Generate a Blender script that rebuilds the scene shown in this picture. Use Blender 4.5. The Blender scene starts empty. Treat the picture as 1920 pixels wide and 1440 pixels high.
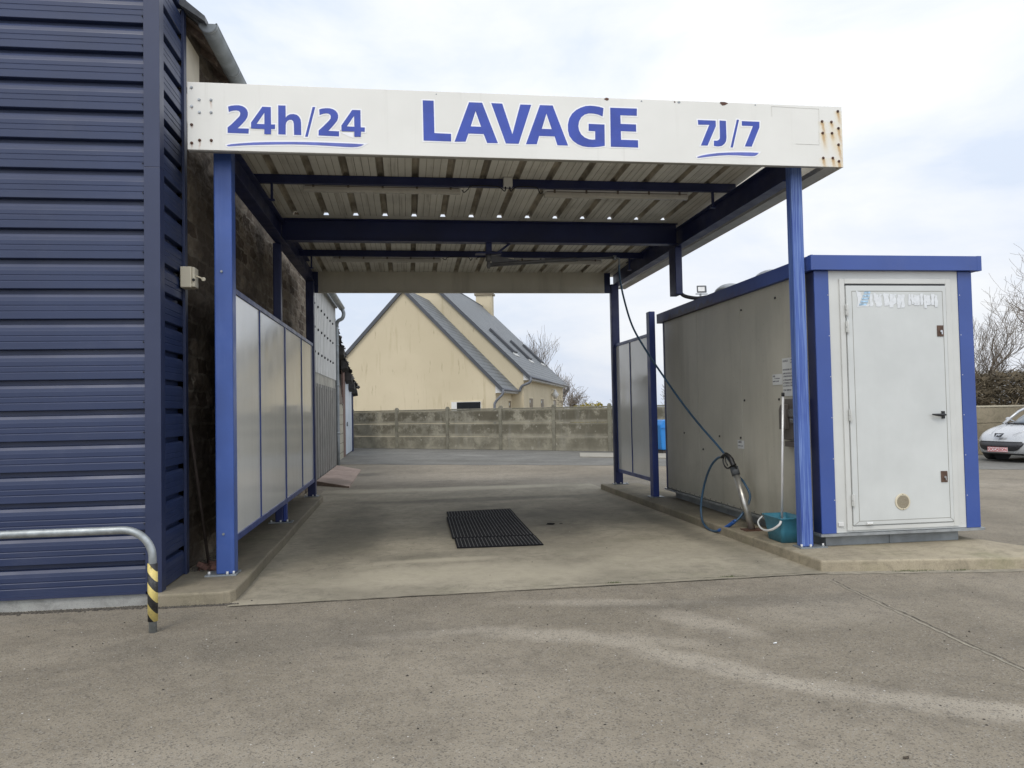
import bpy, bmesh, math, random
from mathutils import Vector, Matrix, noise
SC = bpy.context.scene
COL = SC.collection
rad = math.radians

# ------------------------------------------------------------------ camera
cam_d = bpy.data.cameras.new('camera'); cam = bpy.data.objects.new('camera', cam_d); COL.objects.link(cam)
cam_d.sensor_width = 36; cam_d.lens = 26.81; cam_d.clip_start = 0.05; cam_d.clip_end = 900
RX, RY, RZ = (0.9906, 0.0150, -0.1357), (-0.1349, -0.0346, -0.9902), (-0.0195, 0.9993, -0.0323)
M = Matrix((RX, RY, RZ)).to_4x4(); M.translation = (0, 0, 1.5)
cam.matrix_world = M
SC.camera = cam

# ------------------------------------------------------------------ sky, sun, exposure
SUN_EL, SUN_AZ = 52, 205            # azimuth clockwise from +Y
W = bpy.data.worlds.new('World'); SC.world = W; W.use_nodes = True
nt = W.node_tree; nt.nodes.clear()
def wn(t, **k):
    n = nt.nodes.new(t)
    for a, b in k.items(): setattr(n, a, b)
    return n
wo = wn('ShaderNodeOutputWorld'); bg = wn('ShaderNodeBackground'); bg.inputs[1].default_value = 0.1
sky = wn('ShaderNodeTexSky', sky_type='NISHITA', sun_disc=False)
sky.sun_elevation = rad(SUN_EL); sky.sun_rotation = rad(SUN_AZ); sky.air_density = 1.5; sky.dust_density = 2
tc = wn('ShaderNodeTexCoord')
sep = wn('ShaderNodeSeparateXYZ'); nt.links.new(tc.outputs['Generated'], sep.inputs[0])
mp = wn('ShaderNodeMapping'); mp.inputs['Scale'].default_value = (1, 1, 2.6); mp.inputs['Location'].default_value = (0.3, 0.1, 0.4)
nt.links.new(tc.outputs['Generated'], mp.inputs[0])
n1 = wn('ShaderNodeTexNoise'); n1.inputs['Scale'].default_value = 2.6; n1.inputs['Detail'].default_value = 9; n1.inputs['Roughness'].default_value = 0.55; n1.inputs['Distortion'].default_value = 0.25
nt.links.new(mp.outputs[0], n1.inputs[0])
cr = wn('ShaderNodeValToRGB'); nt.links.new(n1.outputs[0], cr.inputs[0])
e = cr.color_ramp.elements; e[0].position = 0.40; e[0].color = (6.7, 7.4, 8.6, 1); e[1].position = 0.62; e[1].color = (8.9, 9.0, 9.2, 1)
m2 = e.new(0.50) if hasattr(e, 'new') else None
if m2: m2.color = (7.8, 8.2, 8.95, 1)
gr = wn('ShaderNodeValToRGB'); nt.links.new(sep.outputs['Z'], gr.inputs[0])
g = gr.color_ramp.elements; g[0].position = 0.0; g[0].color = (0.83, 0.84, 0.86, 1); g[1].position = 0.38; g[1].color = (1, 1, 1, 1)
mu = wn('ShaderNodeMix', data_type='RGBA', blend_type='MULTIPLY'); mu.inputs[0].default_value = 1
nt.links.new(cr.outputs[0], mu.inputs[6]); nt.links.new(gr.outputs[0], mu.inputs[7])
# unseen cloud behind the camera, on the sun's side, brightened to light the bay
gb = wn('ShaderNodeMapRange'); nt.links.new(sep.outputs['Y'], gb.inputs[0]); gb.inputs[1].default_value = 0.25; gb.inputs[2].default_value = -0.8; gb.inputs[3].default_value = 1.0; gb.inputs[4].default_value = 1.62
mb = wn('ShaderNodeVectorMath', operation='SCALE'); nt.links.new(mu.outputs[2], mb.inputs[0]); nt.links.new(gb.outputs[0], mb.inputs['Scale'])
mx = wn('ShaderNodeMix', data_type='RGBA'); mx.inputs[0].default_value = 0.94
nt.links.new(sky.outputs[0], mx.inputs[6]); nt.links.new(mb.outputs[0], mx.inputs[7])
nt.links.new(mx.outputs[2], bg.inputs[0]); nt.links.new(bg.outputs[0], wo.inputs[0])
sl = bpy.data.lights.new('sun', 'SUN'); sun = bpy.data.objects.new('sun', sl); COL.objects.link(sun)
sl.energy = 0.9; sl.angle = rad(18); sl.color = (1, 0.93, 0.82)
az, el = rad(SUN_AZ), rad(SUN_EL)
sun.rotation_euler = Vector((math.sin(az)*math.cos(el), math.cos(az)*math.cos(el), math.sin(el))).to_track_quat('Z', 'Y').to_euler()
SC.cycles.use_denoising = True
SC.view_settings.view_transform = 'Standard'; SC.view_settings.look = 'None'
SC.view_settings.exposure = 0.30; SC.view_settings.gamma = 1; SC.view_settings.use_curve_mapping = False

# ------------------------------------------------------------------ materials
class NT:
    def __init__(s, name):
        s.m = bpy.data.materials.new(name); s.m.use_nodes = True; s.t = s.m.node_tree
        s.b = s.t.nodes['Principled BSDF']; s.geo = None
    def n(s, t, **k):
        n = s.t.nodes.new(t)
        for a, b in k.items(): setattr(n, a, b)
        return n
    def l(s, a, b): s.t.links.new(a, b)
    def pos(s, scale=(1, 1, 1), loc=(0, 0, 0), rot=(0, 0, 0)):
        if s.geo is None: s.geo = s.n('ShaderNodeNewGeometry')
        m = s.n('ShaderNodeMapping', vector_type='TEXTURE' if rot != (0, 0, 0) or loc != (0, 0, 0) else 'POINT')
        m.inputs['Scale'].default_value = scale; m.inputs['Location'].default_value = loc; m.inputs['Rotation'].default_value = rot
        s.l(s.geo.outputs['Position'], m.inputs[0]); return m.outputs[0]
    def noise(s, scale, detail=4, rough=.55, vec=None, dist=0):
        n = s.n('ShaderNodeTexNoise'); n.inputs['Scale'].default_value = scale; n.inputs['Detail'].default_value = detail
        n.inputs['Roughness'].default_value = rough; n.inputs['Distortion'].default_value = dist
        s.l(vec if vec is not None else s.pos(), n.inputs['Vector']); return n.outputs['Fac']
    def voro(s, scale, vec=None, feature='F1', out='Distance', rnd=1):
        n = s.n('ShaderNodeTexVoronoi', feature=feature); n.inputs['Scale'].default_value = scale; n.inputs['Randomness'].default_value = rnd
        s.l(vec if vec is not None else s.pos(), n.inputs['Vector']); return n.outputs[out]
    def ramp(s, fac, lo, hi, a=0., b=1.):
        n = s.n('ShaderNodeMapRange'); n.inputs[1].default_value = lo; n.inputs[2].default_value = hi
        n.inputs[3].default_value = a; n.inputs[4].default_value = b; n.interpolation_type = 'SMOOTHSTEP'
        s.l(fac, n.inputs[0]); return n.outputs[0]
    def math(s, op, a, b=None):
        n = s.n('ShaderNodeMath', operation=op)
        for i, v in enumerate((a, b)):
            if v is None: continue
            if isinstance(v, (int, float)): n.inputs[i].default_value = v
            else: s.l(v, n.inputs[i])
        return n.outputs[0]
    def mix(s, fac, a, b, blend='MIX'):
        n = s.n('ShaderNodeMix', data_type='RGBA', blend_type=blend)
        if isinstance(fac, (int, float)): n.inputs[0].default_value = fac
        else: s.l(fac, n.inputs[0])
        for i, v in ((6, a), (7, b)):
            if isinstance(v, tuple): n.inputs[i].default_value = (*v, 1)
            else: s.l(v, n.inputs[i])
        return n.outputs[2]
    def ell(s, cx, cy, a, b, rot=0, wob=.35, wsc=1.2):   # soft stain lying on the ground
        v = s.pos(scale=(a, b, 1e5), loc=(cx, cy, 0), rot=(0, 0, rad(rot)))
        L = s.n('ShaderNodeVectorMath', operation='LENGTH'); s.l(v, L.inputs[0])
        d = s.math('ADD', L.outputs['Value'], s.math('MULTIPLY', s.math('SUBTRACT', s.noise(wsc, 5, .65), .5), wob*4))
        return s.ramp(d, 1.25, .35)
    def bump(s, h, strength=.3, dist=.01):
        n = s.n('ShaderNodeBump'); n.inputs['Strength'].default_value = strength; n.inputs['Distance'].default_value = dist
        s.l(h, n.inputs['Height'])
        if s.b.inputs['Normal'].links: s.l(s.b.inputs['Normal'].links[0].from_socket, n.inputs['Normal'])
        s.l(n.outputs[0], s.b.inputs['Normal'])
    def fin(s, col, rough=.6, metal=0, spec=.5):
        if isinstance(col, tuple): s.b.inputs['Base Color'].default_value = (*col, 1)
        else: s.l(col, s.b.inputs['Base Color'])
        if isinstance(rough, (int, float)): s.b.inputs['Roughness'].default_value = rough
        else: s.l(rough, s.b.inputs['Roughness'])
        s.b.inputs['Metallic'].default_value = metal; s.b.inputs['Specular IOR Level'].default_value = spec
        return s.m
def mul(c, k): return tuple(min(1, x*k) for x in c)
def mat(name, c, rough=.55, metal=0, var=.12, vs=2.5, grain=0, gs=120, bump=0, bs=60, streak=0, sc=(.12, .1, .08), sz=(9, 9, .5), dirt=0, dc=(.14, .12, .1), ds=1.5, spec=.5):
    s = NT(name)
    col = s.mix(s.ramp(s.noise(vs, 5), .3, .7), mul(c, 1-var), mul(c, 1+var))
    if grain: col = s.mix(s.math('MULTIPLY', s.ramp(s.noise(gs, 2, .7), .35, .7), grain), col, mul(c, .45))
    if dirt: col = s.mix(s.math('MULTIPLY', s.ramp(s.noise(ds, 7, .7), .5, .75), dirt), col, dc)
    if streak:
        st = s.noise(1, 5, .7, s.pos(scale=sz))
        col = s.mix(s.math('MULTIPLY', s.ramp(st, .5, .72), streak), col, sc)
    if bump: s.bump(s.noise(bs, 3, .6), bump, .01)
    r = s.ramp(s.noise(vs*2.3, 4), .3, .7, max(0, rough-.07), min(1, rough+.07))
    return s.fin(col, r, metal, spec)

# ------------------------------------------------------------------ mesh helpers
class MB:
    def __init__(s): s.v = []; s.f = []; s.mi = []; s.k = 0; s.sm = []
    def face(s, idx, smooth=False): s.f.append(tuple(idx)); s.mi.append(s.k); s.sm.append(smooth)
    def add(s, vs): b = len(s.v); s.v += [tuple(x) for x in vs]; return b
    def poly(s, pts): b = s.add(pts); s.face(range(b, b+len(pts))); return s
    def box(s, x0, x1, y0, y1, z0, z1):
        b = s.add([(x, y, z) for z in (z0, z1) for y in (y0, y1) for x in (x0, x1)])
        for q in ((0, 2, 3, 1), (4, 5, 7, 6), (0, 1, 5, 4), (2, 6, 7, 3), (0, 4, 6, 2), (1, 3, 7, 5)): s.face([b+i for i in q])
        return s
    def bar(s, a, b_, w, h, up=(0, 0, 1)):        # rectangular bar between two points
        a, b_ = Vector(a), Vector(b_); d = (b_-a).normalized(); r = d.cross(Vector(up))
        if r.length < 1e-5: r = d.cross(Vector((0, 1, 0)))
        r.normalize(); u = r.cross(d)
        return s.prism([a+r*w/2*i+u*h/2*j for i, j in ((-1, -1), (1, -1), (1, 1), (-1, 1))], b_-a)
    def prism(s, pts, vec):
        pts = [Vector(p) for p in pts]; vec = Vector(vec); n = len(pts); b = s.add(pts+[p+vec for p in pts])
        s.face([b+i for i in range(n)][::-1]); s.face([b+n+i for i in range(n)])
        for i in range(n): j = (i+1) % n; s.face((b+i, b+j, b+n+j, b+n+i))
        return s
    def sweep(s, prof, vec, smooth=False):          # open profile swept: corrugated sheets
        prof = [Vector(p) for p in prof]; vec = Vector(vec); n = len(prof); b = s.add(prof+[p+vec for p in prof])
        for i in range(n-1): s.face((b+i, b+i+1, b+n+i+1, b+n+i), smooth)
        return s
    def tube(s, path, r, n=10, caps=True, smooth=True, flat=1):
        P = [Vector(p) for p in path]; R = r if isinstance(r, (list, tuple)) else [r]*len(P)
        t0 = (P[1]-P[0]).normalized(); u = t0.orthogonal().normalized(); rings = []
        for i, p in enumerate(P):
            t = (P[min(i+1, len(P)-1)]-P[max(i-1, 0)]).normalized()
            u = (u-t*u.dot(t)); u = u.normalized() if u.length > 1e-6 else t.orthogonal().normalized()
            w = t.cross(u)
            rings.append(s.add([p+(u*math.cos(2*math.pi*k/n)+w*math.sin(2*math.pi*k/n)*flat)*R[i] for k in range(n)]))
        for a, b in zip(rings, rings[1:]):
            for k in range(n): j = (k+1) % n; s.face((a+k, a+j, b+j, b+k), smooth)
        if caps: s.face([rings[0]+k for k in range(n)][::-1]); s.face([rings[-1]+k for k in range(n)])
        return s
    def grid(s, fn, nu, nv, smooth=True, closeu=False):
        b = s.add([fn(i/(nu if closeu else nu-1), j/(nv-1)) for j in range(nv) for i in range(nu)])
        for j in range(nv-1):
            for i in range(nu if closeu else nu-1):
                k = (i+1) % nu; s.face((b+j*nu+i, b+j*nu+k, b+(j+1)*nu+k, b+(j+1)*nu+i), smooth)
        return b
    def ball(s, c, r, n=8, sz=1):
        s.grid(lambda u, v: (c[0]+r*math.sin(math.pi*v)*math.cos(2*math.pi*u), c[1]+r*math.sin(math.pi*v)*math.sin(2*math.pi*u), c[2]+r*sz*math.cos(math.pi*v)), n, n//2+2, True, True); return s
    def build(s, name, mats, parent=None, bevel=0, local=False, seg=2, fix=True, solid=0):
        me = bpy.data.meshes.new(name)
        off = Vector((0, 0, 0))
        if parent is not None and not local:
            p = parent
            while p is not None: off += p.location; p = p.parent
        me.from_pydata([Vector(v)-off for v in s.v], [], s.f)
        for m in (mats if isinstance(mats, (list, tuple)) else [mats]): me.materials.append(m)
        me.polygons.foreach_set('material_index', s.mi); me.polygons.foreach_set('use_smooth', s.sm)
        if fix:
            bm = bmesh.new(); bm.from_mesh(me); bmesh.ops.recalc_face_normals(bm, faces=bm.faces); bm.to_mesh(me); bm.free()
        me.update()
        o = bpy.data.objects.new(name, me); COL.objects.link(o)
        if parent is not None: o.parent = parent
        if bevel:
            md = o.modifiers.new('bevel', 'BEVEL'); md.width = bevel; md.segments = seg; md.limit_method = 'ANGLE'; md.angle_limit = rad(35)
        if solid:
            md = o.modifiers.new('solid', 'SOLIDIFY'); md.thickness = solid
        return o
def thing(name, label, cat, loc=(0, 0, 0), group=None, rz=0):
    o = bpy.data.objects.new(name, None); COL.objects.link(o); o.location = loc; o.rotation_euler = (0, 0, rz)
    o.empty_display_size = .2
    return tag(o, label, cat, group)
def tag(o, label, cat, group=None, kind=None):
    o['label'] = label; o['category'] = cat
    if group: o['group'] = group
    if kind: o['kind'] = kind
    return o
def struct(o): o['kind'] = 'structure'; return o
def flat_shape(name, loops, m, y, thick, parent, offset=0, ycoord=True):
    """outline loops (x,z) filled with holes, standing in the plane y, facing -Y"""
    cu = bpy.data.curves.new('outline', 'CURVE'); cu.dimensions = '2D'; cu.fill_mode = 'BOTH'; cu.extrude = thick/2; cu.offset = offset
    for L in loops:
        sp = cu.splines.new('POLY'); sp.points.add(len(L)-1); sp.use_cyclic_u = True
        for p, (a, b) in zip(sp.points, L): p.co = (a, b, 0, 1)
    tmp = bpy.data.objects.new('outline', cu); COL.objects.link(tmp)
    dg = bpy.context.evaluated_depsgraph_get(); me = bpy.data.meshes.new_from_object(tmp.evaluated_get(dg))
    bpy.data.objects.remove(tmp); bpy.data.curves.remove(cu)
    me.transform(Matrix(((1, 0, 0, 0), (0, 0, -1, y), (0, 1, 0, 0), (0, 0, 0, 1))))
    off = Vector((0, 0, 0)); p = parent
    while p is not None: off += p.location; p = p.parent
    me.transform(Matrix.Translation(-off)); me.name = name
    me.materials.clear(); me.materials.append(m)
    o = bpy.data.objects.new(name, me); COL.objects.link(o); o.parent = parent; return o
def text_mesh(body, size, mtx, m, name, parent, bold=0, align='LEFT', ex=.0006):
    cu = bpy.data.curves.new('t', 'FONT'); cu.body = body; cu.size = size; cu.extrude = ex; cu.offset = bold; cu.align_x = align; cu.space_line = .95
    tmp = bpy.data.objects.new('t', cu); COL.objects.link(tmp)
    dg = bpy.context.evaluated_depsgraph_get(); me = bpy.data.meshes.new_from_object(tmp.evaluated_get(dg))
    bpy.data.objects.remove(tmp); bpy.data.curves.remove(cu)
    me.transform(mtx); me.name = name; me.materials.clear(); me.materials.append(m)
    o = bpy.data.objects.new(name, me); COL.objects.link(o); o.parent = parent; return o
def dots(name, pts, r, m, parent, kind='ball', axis=(0, -1, 0), ln=.01):
    """one small fixing per point, each an object of its own sharing one mesh"""
    first = None
    for p in pts:
        p = Vector(p)
        if first is None:
            b = MB(); q = p
            if kind == 'ball': b.ball(p, r, 6)
            else: b.tube([p, p+Vector(axis)*ln], r, 7)
            first = b.build(name, m, parent)
        else:
            c = first.copy(); COL.objects.link(c); c.parent = parent; c.location = p-q
def arc(c, r, a0, a1, n, plane='xz'):
    out = []
    for i in range(n+1):
        a = rad(a0+(a1-a0)*i/n); x, y = c[0], c[1]; z = c[2]
        if plane == 'xz': out.append((x+r*math.cos(a), y, z+r*math.sin(a)))
        elif plane == 'yz': out.append((x, y+r*math.cos(a), z+r*math.sin(a)))
        else: out.append((x+r*math.cos(a), y+r*math.sin(a), z))
    return out
def smooth_path(P, n=6):
    P = [Vector(p) for p in P]; out = []
    for i in range(len(P)-1):
        p0, p1, p2, p3 = P[max(i-1, 0)], P[i], P[i+1], P[min(i+2, len(P)-1)]
        for k in range(n):
            t = k/n
            out.append(.5*((2*p1)+(-p0+p2)*t+(2*p0-5*p1+4*p2-p3)*t*t+(-p0+3*p1-3*p2+p3)*t**3))
    out.append(P[-1]); return out

# ------------------------------------------------------------------ shared materials
BLUE = mat('post_blue_paint', (.04, .09, .31), .42, var=.14, vs=1.5, dirt=.25, dc=(.09, .13, .3), ds=3, streak=.25, sc=(.12, .2, .48), bump=.05, bs=30)
def scratched():
    s = NT('scratched_blue_paint'); c = s.mix(s.ramp(s.noise(2, 5), .3, .7), (.035, .075, .30), (.06, .12, .38))
    st = s.noise(1, 4, .6, s.pos(scale=(130, 130, 1.6)))
    c = s.mix(s.math('MULTIPLY', s.ramp(st, .46, .62), .8), c, (.17, .26, .52))
    st2 = s.noise(1, 3, .6, s.pos(scale=(180, 180, 5)))
    c = s.mix(s.math('MULTIPLY', s.ramp(st2, .62, .7), .6), c, (.02, .05, .2))
    s.bump(st, .15, .004); return s.fin(c, .5)
SCRATCH = scratched()
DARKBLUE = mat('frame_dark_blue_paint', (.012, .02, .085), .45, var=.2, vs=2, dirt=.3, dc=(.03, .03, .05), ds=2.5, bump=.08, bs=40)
TRIMBLUE = mat('trim_blue_sheet', (.038, .078, .28), .38, var=.08, vs=1.2, dirt=.15, dc=(.1, .12, .25), ds=2)
CLAD = mat('navy_cladding_sheet', (.017, .029, .078), .42, var=.1, vs=.8, dirt=.22, dc=(.06, .07, .12), ds=2.2, streak=.15, sc=(.07, .08, .13), sz=(.4, 3, 14))
CLADTRIM = mat('navy_flashing', (.020, .029, .072), .4, var=.07, vs=1, dirt=.15, dc=(.05, .06, .11), ds=2)
STEEL = mat('galvanised_steel', (.36, .38, .39), .42, metal=.7, var=.18, vs=9, dirt=.25, dc=(.2, .2, .2), ds=6, bump=.05)
ZINC = mat('weathered_zinc', (.24, .26, .27), .5, metal=.35, var=.2, vs=4, dirt=.3, dc=(.12, .12, .11), ds=3)
BLACK = mat('black_plastic', (.012, .012, .013), .45, var=.2)
WHITEPL = mat('white_plastic', (.62, .62, .6), .45, var=.05, dirt=.25, dc=(.35, .33, .28), ds=8)
CREAMPL = mat('cream_plastic', (.62, .56, .42), .45, var=.05, dirt=.2, dc=(.4, .34, .24), ds=8)
RUST = mat('rusty_steel', (.1, .05, .035), .7, var=.35, vs=30, metal=.2)
CHROME = mat('dull_chrome', (.5, .5, .5), .25, metal=1, var=.1)
PAPER = mat('notice_paper', (.62, .63, .62), .45, var=.05, vs=8, dirt=.25, dc=(.4, .4, .36), ds=10)
INK = mat('dark_print', (.06, .06, .08), .6)
def panelmat(name, c, streaks, sdark=(.16, .15, .12), rough=.45, lowdirt=True, spots=.5):
    s = NT(name); col = s.mix(s.ramp(s.noise(1.3, 5), .3, .7), mul(c, .93), mul(c, 1.06))
    st = s.noise(1, 6, .7, s.pos(scale=(2.2, 2.2, .3)))
    col = s.mix(s.math('MULTIPLY', s.ramp(st, .45, .75), streaks), col, sdark)
    sp = s.voro(9); col = s.mix(s.math('MULTIPLY', s.ramp(sp, .09, .03), spots if lowdirt else 0), col, mul(c, .35))
    if lowdirt:
        sepz = s.n('ShaderNodeSeparateXYZ'); s.l(s.pos(), sepz.inputs[0])
        z = s.math('ADD', sepz.outputs[2], s.math('MULTIPLY', s.noise(3, 6, .7), .9))
        col = s.mix(s.math('MULTIPLY', s.ramp(z, 1.35, .55), .35), col, (.13, .12, .08))
    return s.fin(col, rough)
KIOSKSIDE = panelmat('grimy_composite_panel', (.46, .44, .37), .38)
KIOSKFRONT = panelmat('pale_grey_painted_steel', (.57, .575, .545), .1, (.3, .3, .26), .4, False)
BACKFASCIA = panelmat('grimy_white_sheet', (.56, .53, .44), .4, (.22, .2, .15), .5, False)
def concrete(name, c, stains=(), light=(), bump=.35, green=.15, grain=.5):
    s = NT(name)
    col = s.mix(s.ramp(s.noise(.9, 8, .65), .3, .7), mul(c, .78), mul(c, 1.17))
    col = s.mix(s.math('MULTIPLY', s.ramp(s.noise(7, 8, .8, dist=.6), .44, .64), .55), col, mul(c, .52))
    col = s.mix(s.math('MULTIPLY', s.ramp(s.noise(1, 8, .8, s.pos(scale=(1.3, 6, 3))), .55, .7), .35), col, mul(c, 1.45))
    col = s.mix(s.math('MULTIPLY', s.ramp(s.noise(2.2, 7, .7), .48, .75), green*2), col, (c[0]*.5, c[1]*.58, c[2]*.42))
    col = s.mix(s.math('MULTIPLY', s.ramp(s.noise(160, 2, .8), .4, .75), grain), col, mul(c, .45))
    for a in stains: col = s.mix(s.math('MULTIPLY', s.ell(*a[:5]), a[6]), col, (.06, .056, .042))
    for a in light: col = s.mix(s.math('MULTIPLY', s.ell(*a[:5]), a[6]), col, mul(c, 1.5))
    s.bump(s.noise(45, 6, .75), bump*.6, .006); return s.fin(col, .85, spec=.3)
KERBC = concrete('kerb_concrete', (.37, .32, .23), stains=[(-1.6, 10, 1.0, 5, 0, 0, .55), (3.75, 10.5, .5, 3.4, 0, 0, .6)], bump=1.0, green=.3)
GLYPHS={
 'LAVAGE':[[(0.170,4.240),(0.266,4.240),(0.268,3.950),(0.415,3.947),(0.415,3.879),(0.172,3.880)],[(0.580,4.237),(0.697,4.237),(0.832,3.876),(0.736,3.874),(0.706,3.954),(0.569,3.955),(0.543,3.881),(0.445,3.878)],[(0.637,4.160),(0.684,4.019),(0.591,4.020)],[(0.779,4.237),(0.878,4.235),(0.965,3.960),(1.042,4.233),(1.141,4.233),(1.020,3.875),(0.904,3.875)],[(1.222,4.234),(1.338,4.234),(1.472,3.872),(1.374,3.872),(1.350,3.952),(1.208,3.952),(1.185,3.876),(1.086,3.873)],[(1.279,4.159),(1.325,4.017),(1.234,4.017)],[(1.810,4.226),(1.771,4.237),(1.728,4.243),(1.684,4.244),(1.641,4.239),(1.597,4.223),(1.553,4.199),(1.515,4.164),(1.489,4.120),(1.475,4.064),(1.475,4.009),(1.486,3.961),(1.516,3.919),(1.558,3.888),(1.607,3.869),(1.657,3.863),(1.706,3.863),(1.763,3.869),(1.814,3.879),(1.816,4.075),(1.668,4.077),(1.666,4.012),(1.727,4.011),(1.726,3.934),(1.696,3.931),(1.665,3.935),(1.628,3.950),(1.597,3.976),(1.578,4.012),(1.571,4.052),(1.578,4.095),(1.601,4.136),(1.633,4.161),(1.670,4.173),(1.714,4.173),(1.757,4.166),(1.800,4.149)],[(1.873,4.232),(2.125,4.233),(2.123,4.166),(1.967,4.166),(1.968,4.086),(2.113,4.085),(2.113,4.018),(1.968,4.019),(1.968,3.939),(2.128,3.938),(2.128,3.871),(1.870,3.872)],],
 '7J/7':[[(2.707,4.146),(2.881,4.145),(2.881,4.094),(2.795,3.908),(2.730,3.907),(2.818,4.104),(2.710,4.102)],[(2.919,4.148),(2.981,4.146),(2.982,3.988),(2.977,3.955),(2.961,3.929),(2.934,3.909),(2.904,3.903),(2.878,3.904),(2.857,3.907),(2.859,3.956),(2.888,3.956),(2.908,3.965),(2.917,3.980),(2.918,4.007)],[(3.089,4.161),(3.110,4.160),(3.042,3.897),(3.019,3.897)],[(3.137,4.149),(3.312,4.148),(3.310,4.095),(3.228,3.910),(3.160,3.910),(3.247,4.106),(3.137,4.106)],],
 'swoosh7':[[(2.691,3.798),(2.732,3.812),(2.797,3.826),(2.884,3.839),(2.993,3.848),(3.103,3.853),(3.212,3.855),(3.296,3.853),(3.282,3.837),(3.260,3.824),(3.229,3.820),(3.167,3.821),(3.080,3.824),(2.993,3.823),(2.905,3.817),(2.819,3.807),(2.753,3.797),(2.706,3.791),(2.692,3.794)],],
 '24h/24':[[(-1.484,4.126),(-1.457,4.135),(-1.424,4.140),(-1.394,4.141),(-1.365,4.134),(-1.343,4.121),(-1.329,4.104),(-1.321,4.081),(-1.322,4.058),(-1.329,4.035),(-1.344,4.011),(-1.366,3.984),(-1.388,3.960),(-1.407,3.941),(-1.315,3.941),(-1.317,3.898),(-1.489,3.899),(-1.489,3.946),(-1.458,3.973),(-1.428,4.005),(-1.406,4.029),(-1.389,4.048),(-1.384,4.068),(-1.387,4.083),(-1.398,4.092),(-1.417,4.096),(-1.442,4.093),(-1.461,4.088),(-1.478,4.080)],[(-1.201,4.135),(-1.131,4.134),(-1.130,3.983),(-1.096,3.984),(-1.098,3.944),(-1.130,3.943),(-1.131,3.898),(-1.187,3.897),(-1.186,3.942),(-1.296,3.943),(-1.296,3.994)],[(-1.185,4.084),(-1.185,3.984),(-1.250,3.984)],[(-1.069,4.151),(-1.008,4.152),(-1.007,4.046),(-0.992,4.065),(-0.970,4.077),(-0.940,4.080),(-0.914,4.074),(-0.894,4.057),(-0.883,4.034),(-0.879,4.007),(-0.878,3.898),(-0.938,3.898),(-0.940,3.997),(-0.945,4.017),(-0.956,4.028),(-0.974,4.029),(-0.991,4.021),(-1.004,4.003),(-1.008,3.983),(-1.009,3.899),(-1.070,3.899)],[(-0.780,4.147),(-0.758,4.147),(-0.824,3.886),(-0.846,3.885)],[(-0.725,4.127),(-0.700,4.136),(-0.666,4.141),(-0.635,4.141),(-0.605,4.133),(-0.585,4.120),(-0.570,4.101),(-0.564,4.080),(-0.566,4.056),(-0.574,4.032),(-0.592,4.008),(-0.615,3.980),(-0.649,3.942),(-0.558,3.941),(-0.559,3.896),(-0.732,3.899),(-0.731,3.943),(-0.698,3.974),(-0.667,4.006),(-0.644,4.030),(-0.629,4.050),(-0.627,4.070),(-0.632,4.085),(-0.647,4.093),(-0.666,4.095),(-0.689,4.091),(-0.704,4.086),(-0.721,4.078)],[(-0.443,4.133),(-0.373,4.133),(-0.372,3.982),(-0.337,3.981),(-0.338,3.943),(-0.370,3.943),(-0.373,3.898),(-0.428,3.897),(-0.428,3.943),(-0.537,3.942),(-0.538,3.992)],[(-0.428,4.082),(-0.427,3.985),(-0.491,3.986)],],
 'swoosh24':[[(-1.497,3.792),(-1.463,3.802),(-1.382,3.812),(-1.272,3.823),(-1.124,3.831),(-0.976,3.836),(-0.872,3.838),(-0.722,3.839),(-0.571,3.837),(-0.457,3.836),(-0.347,3.832),(-0.370,3.817),(-0.404,3.808),(-0.446,3.804),(-0.514,3.805),(-0.609,3.809),(-0.722,3.813),(-0.834,3.815),(-0.946,3.815),(-1.088,3.810),(-1.235,3.803),(-1.364,3.795),(-1.481,3.783),(-1.495,3.788)],],
}
BOLT_L=[(-1.783,4.282),(-1.721,4.179),(-1.624,4.179),(-1.781,4.119),(-1.719,4.070),(-1.624,4.072),(-1.783,3.961),(-1.719,3.830),(-1.624,3.831),(-1.783,3.804)]
BOLT_R=[(4.107,4.275),(3.943,4.172),(4.038,4.170),(4.108,4.111),(3.946,4.061),(4.040,4.062),(4.103,3.953),(3.943,3.821),(4.040,3.823),(4.102,3.793)]
CHIPS=[(1.842,4.313),(2.965,4.317),(2.172,4.304),(2.489,4.315),(2.540,4.307),(3.276,4.313),(1.592,3.877),(1.675,3.862),(0.911,3.876)]
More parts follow.
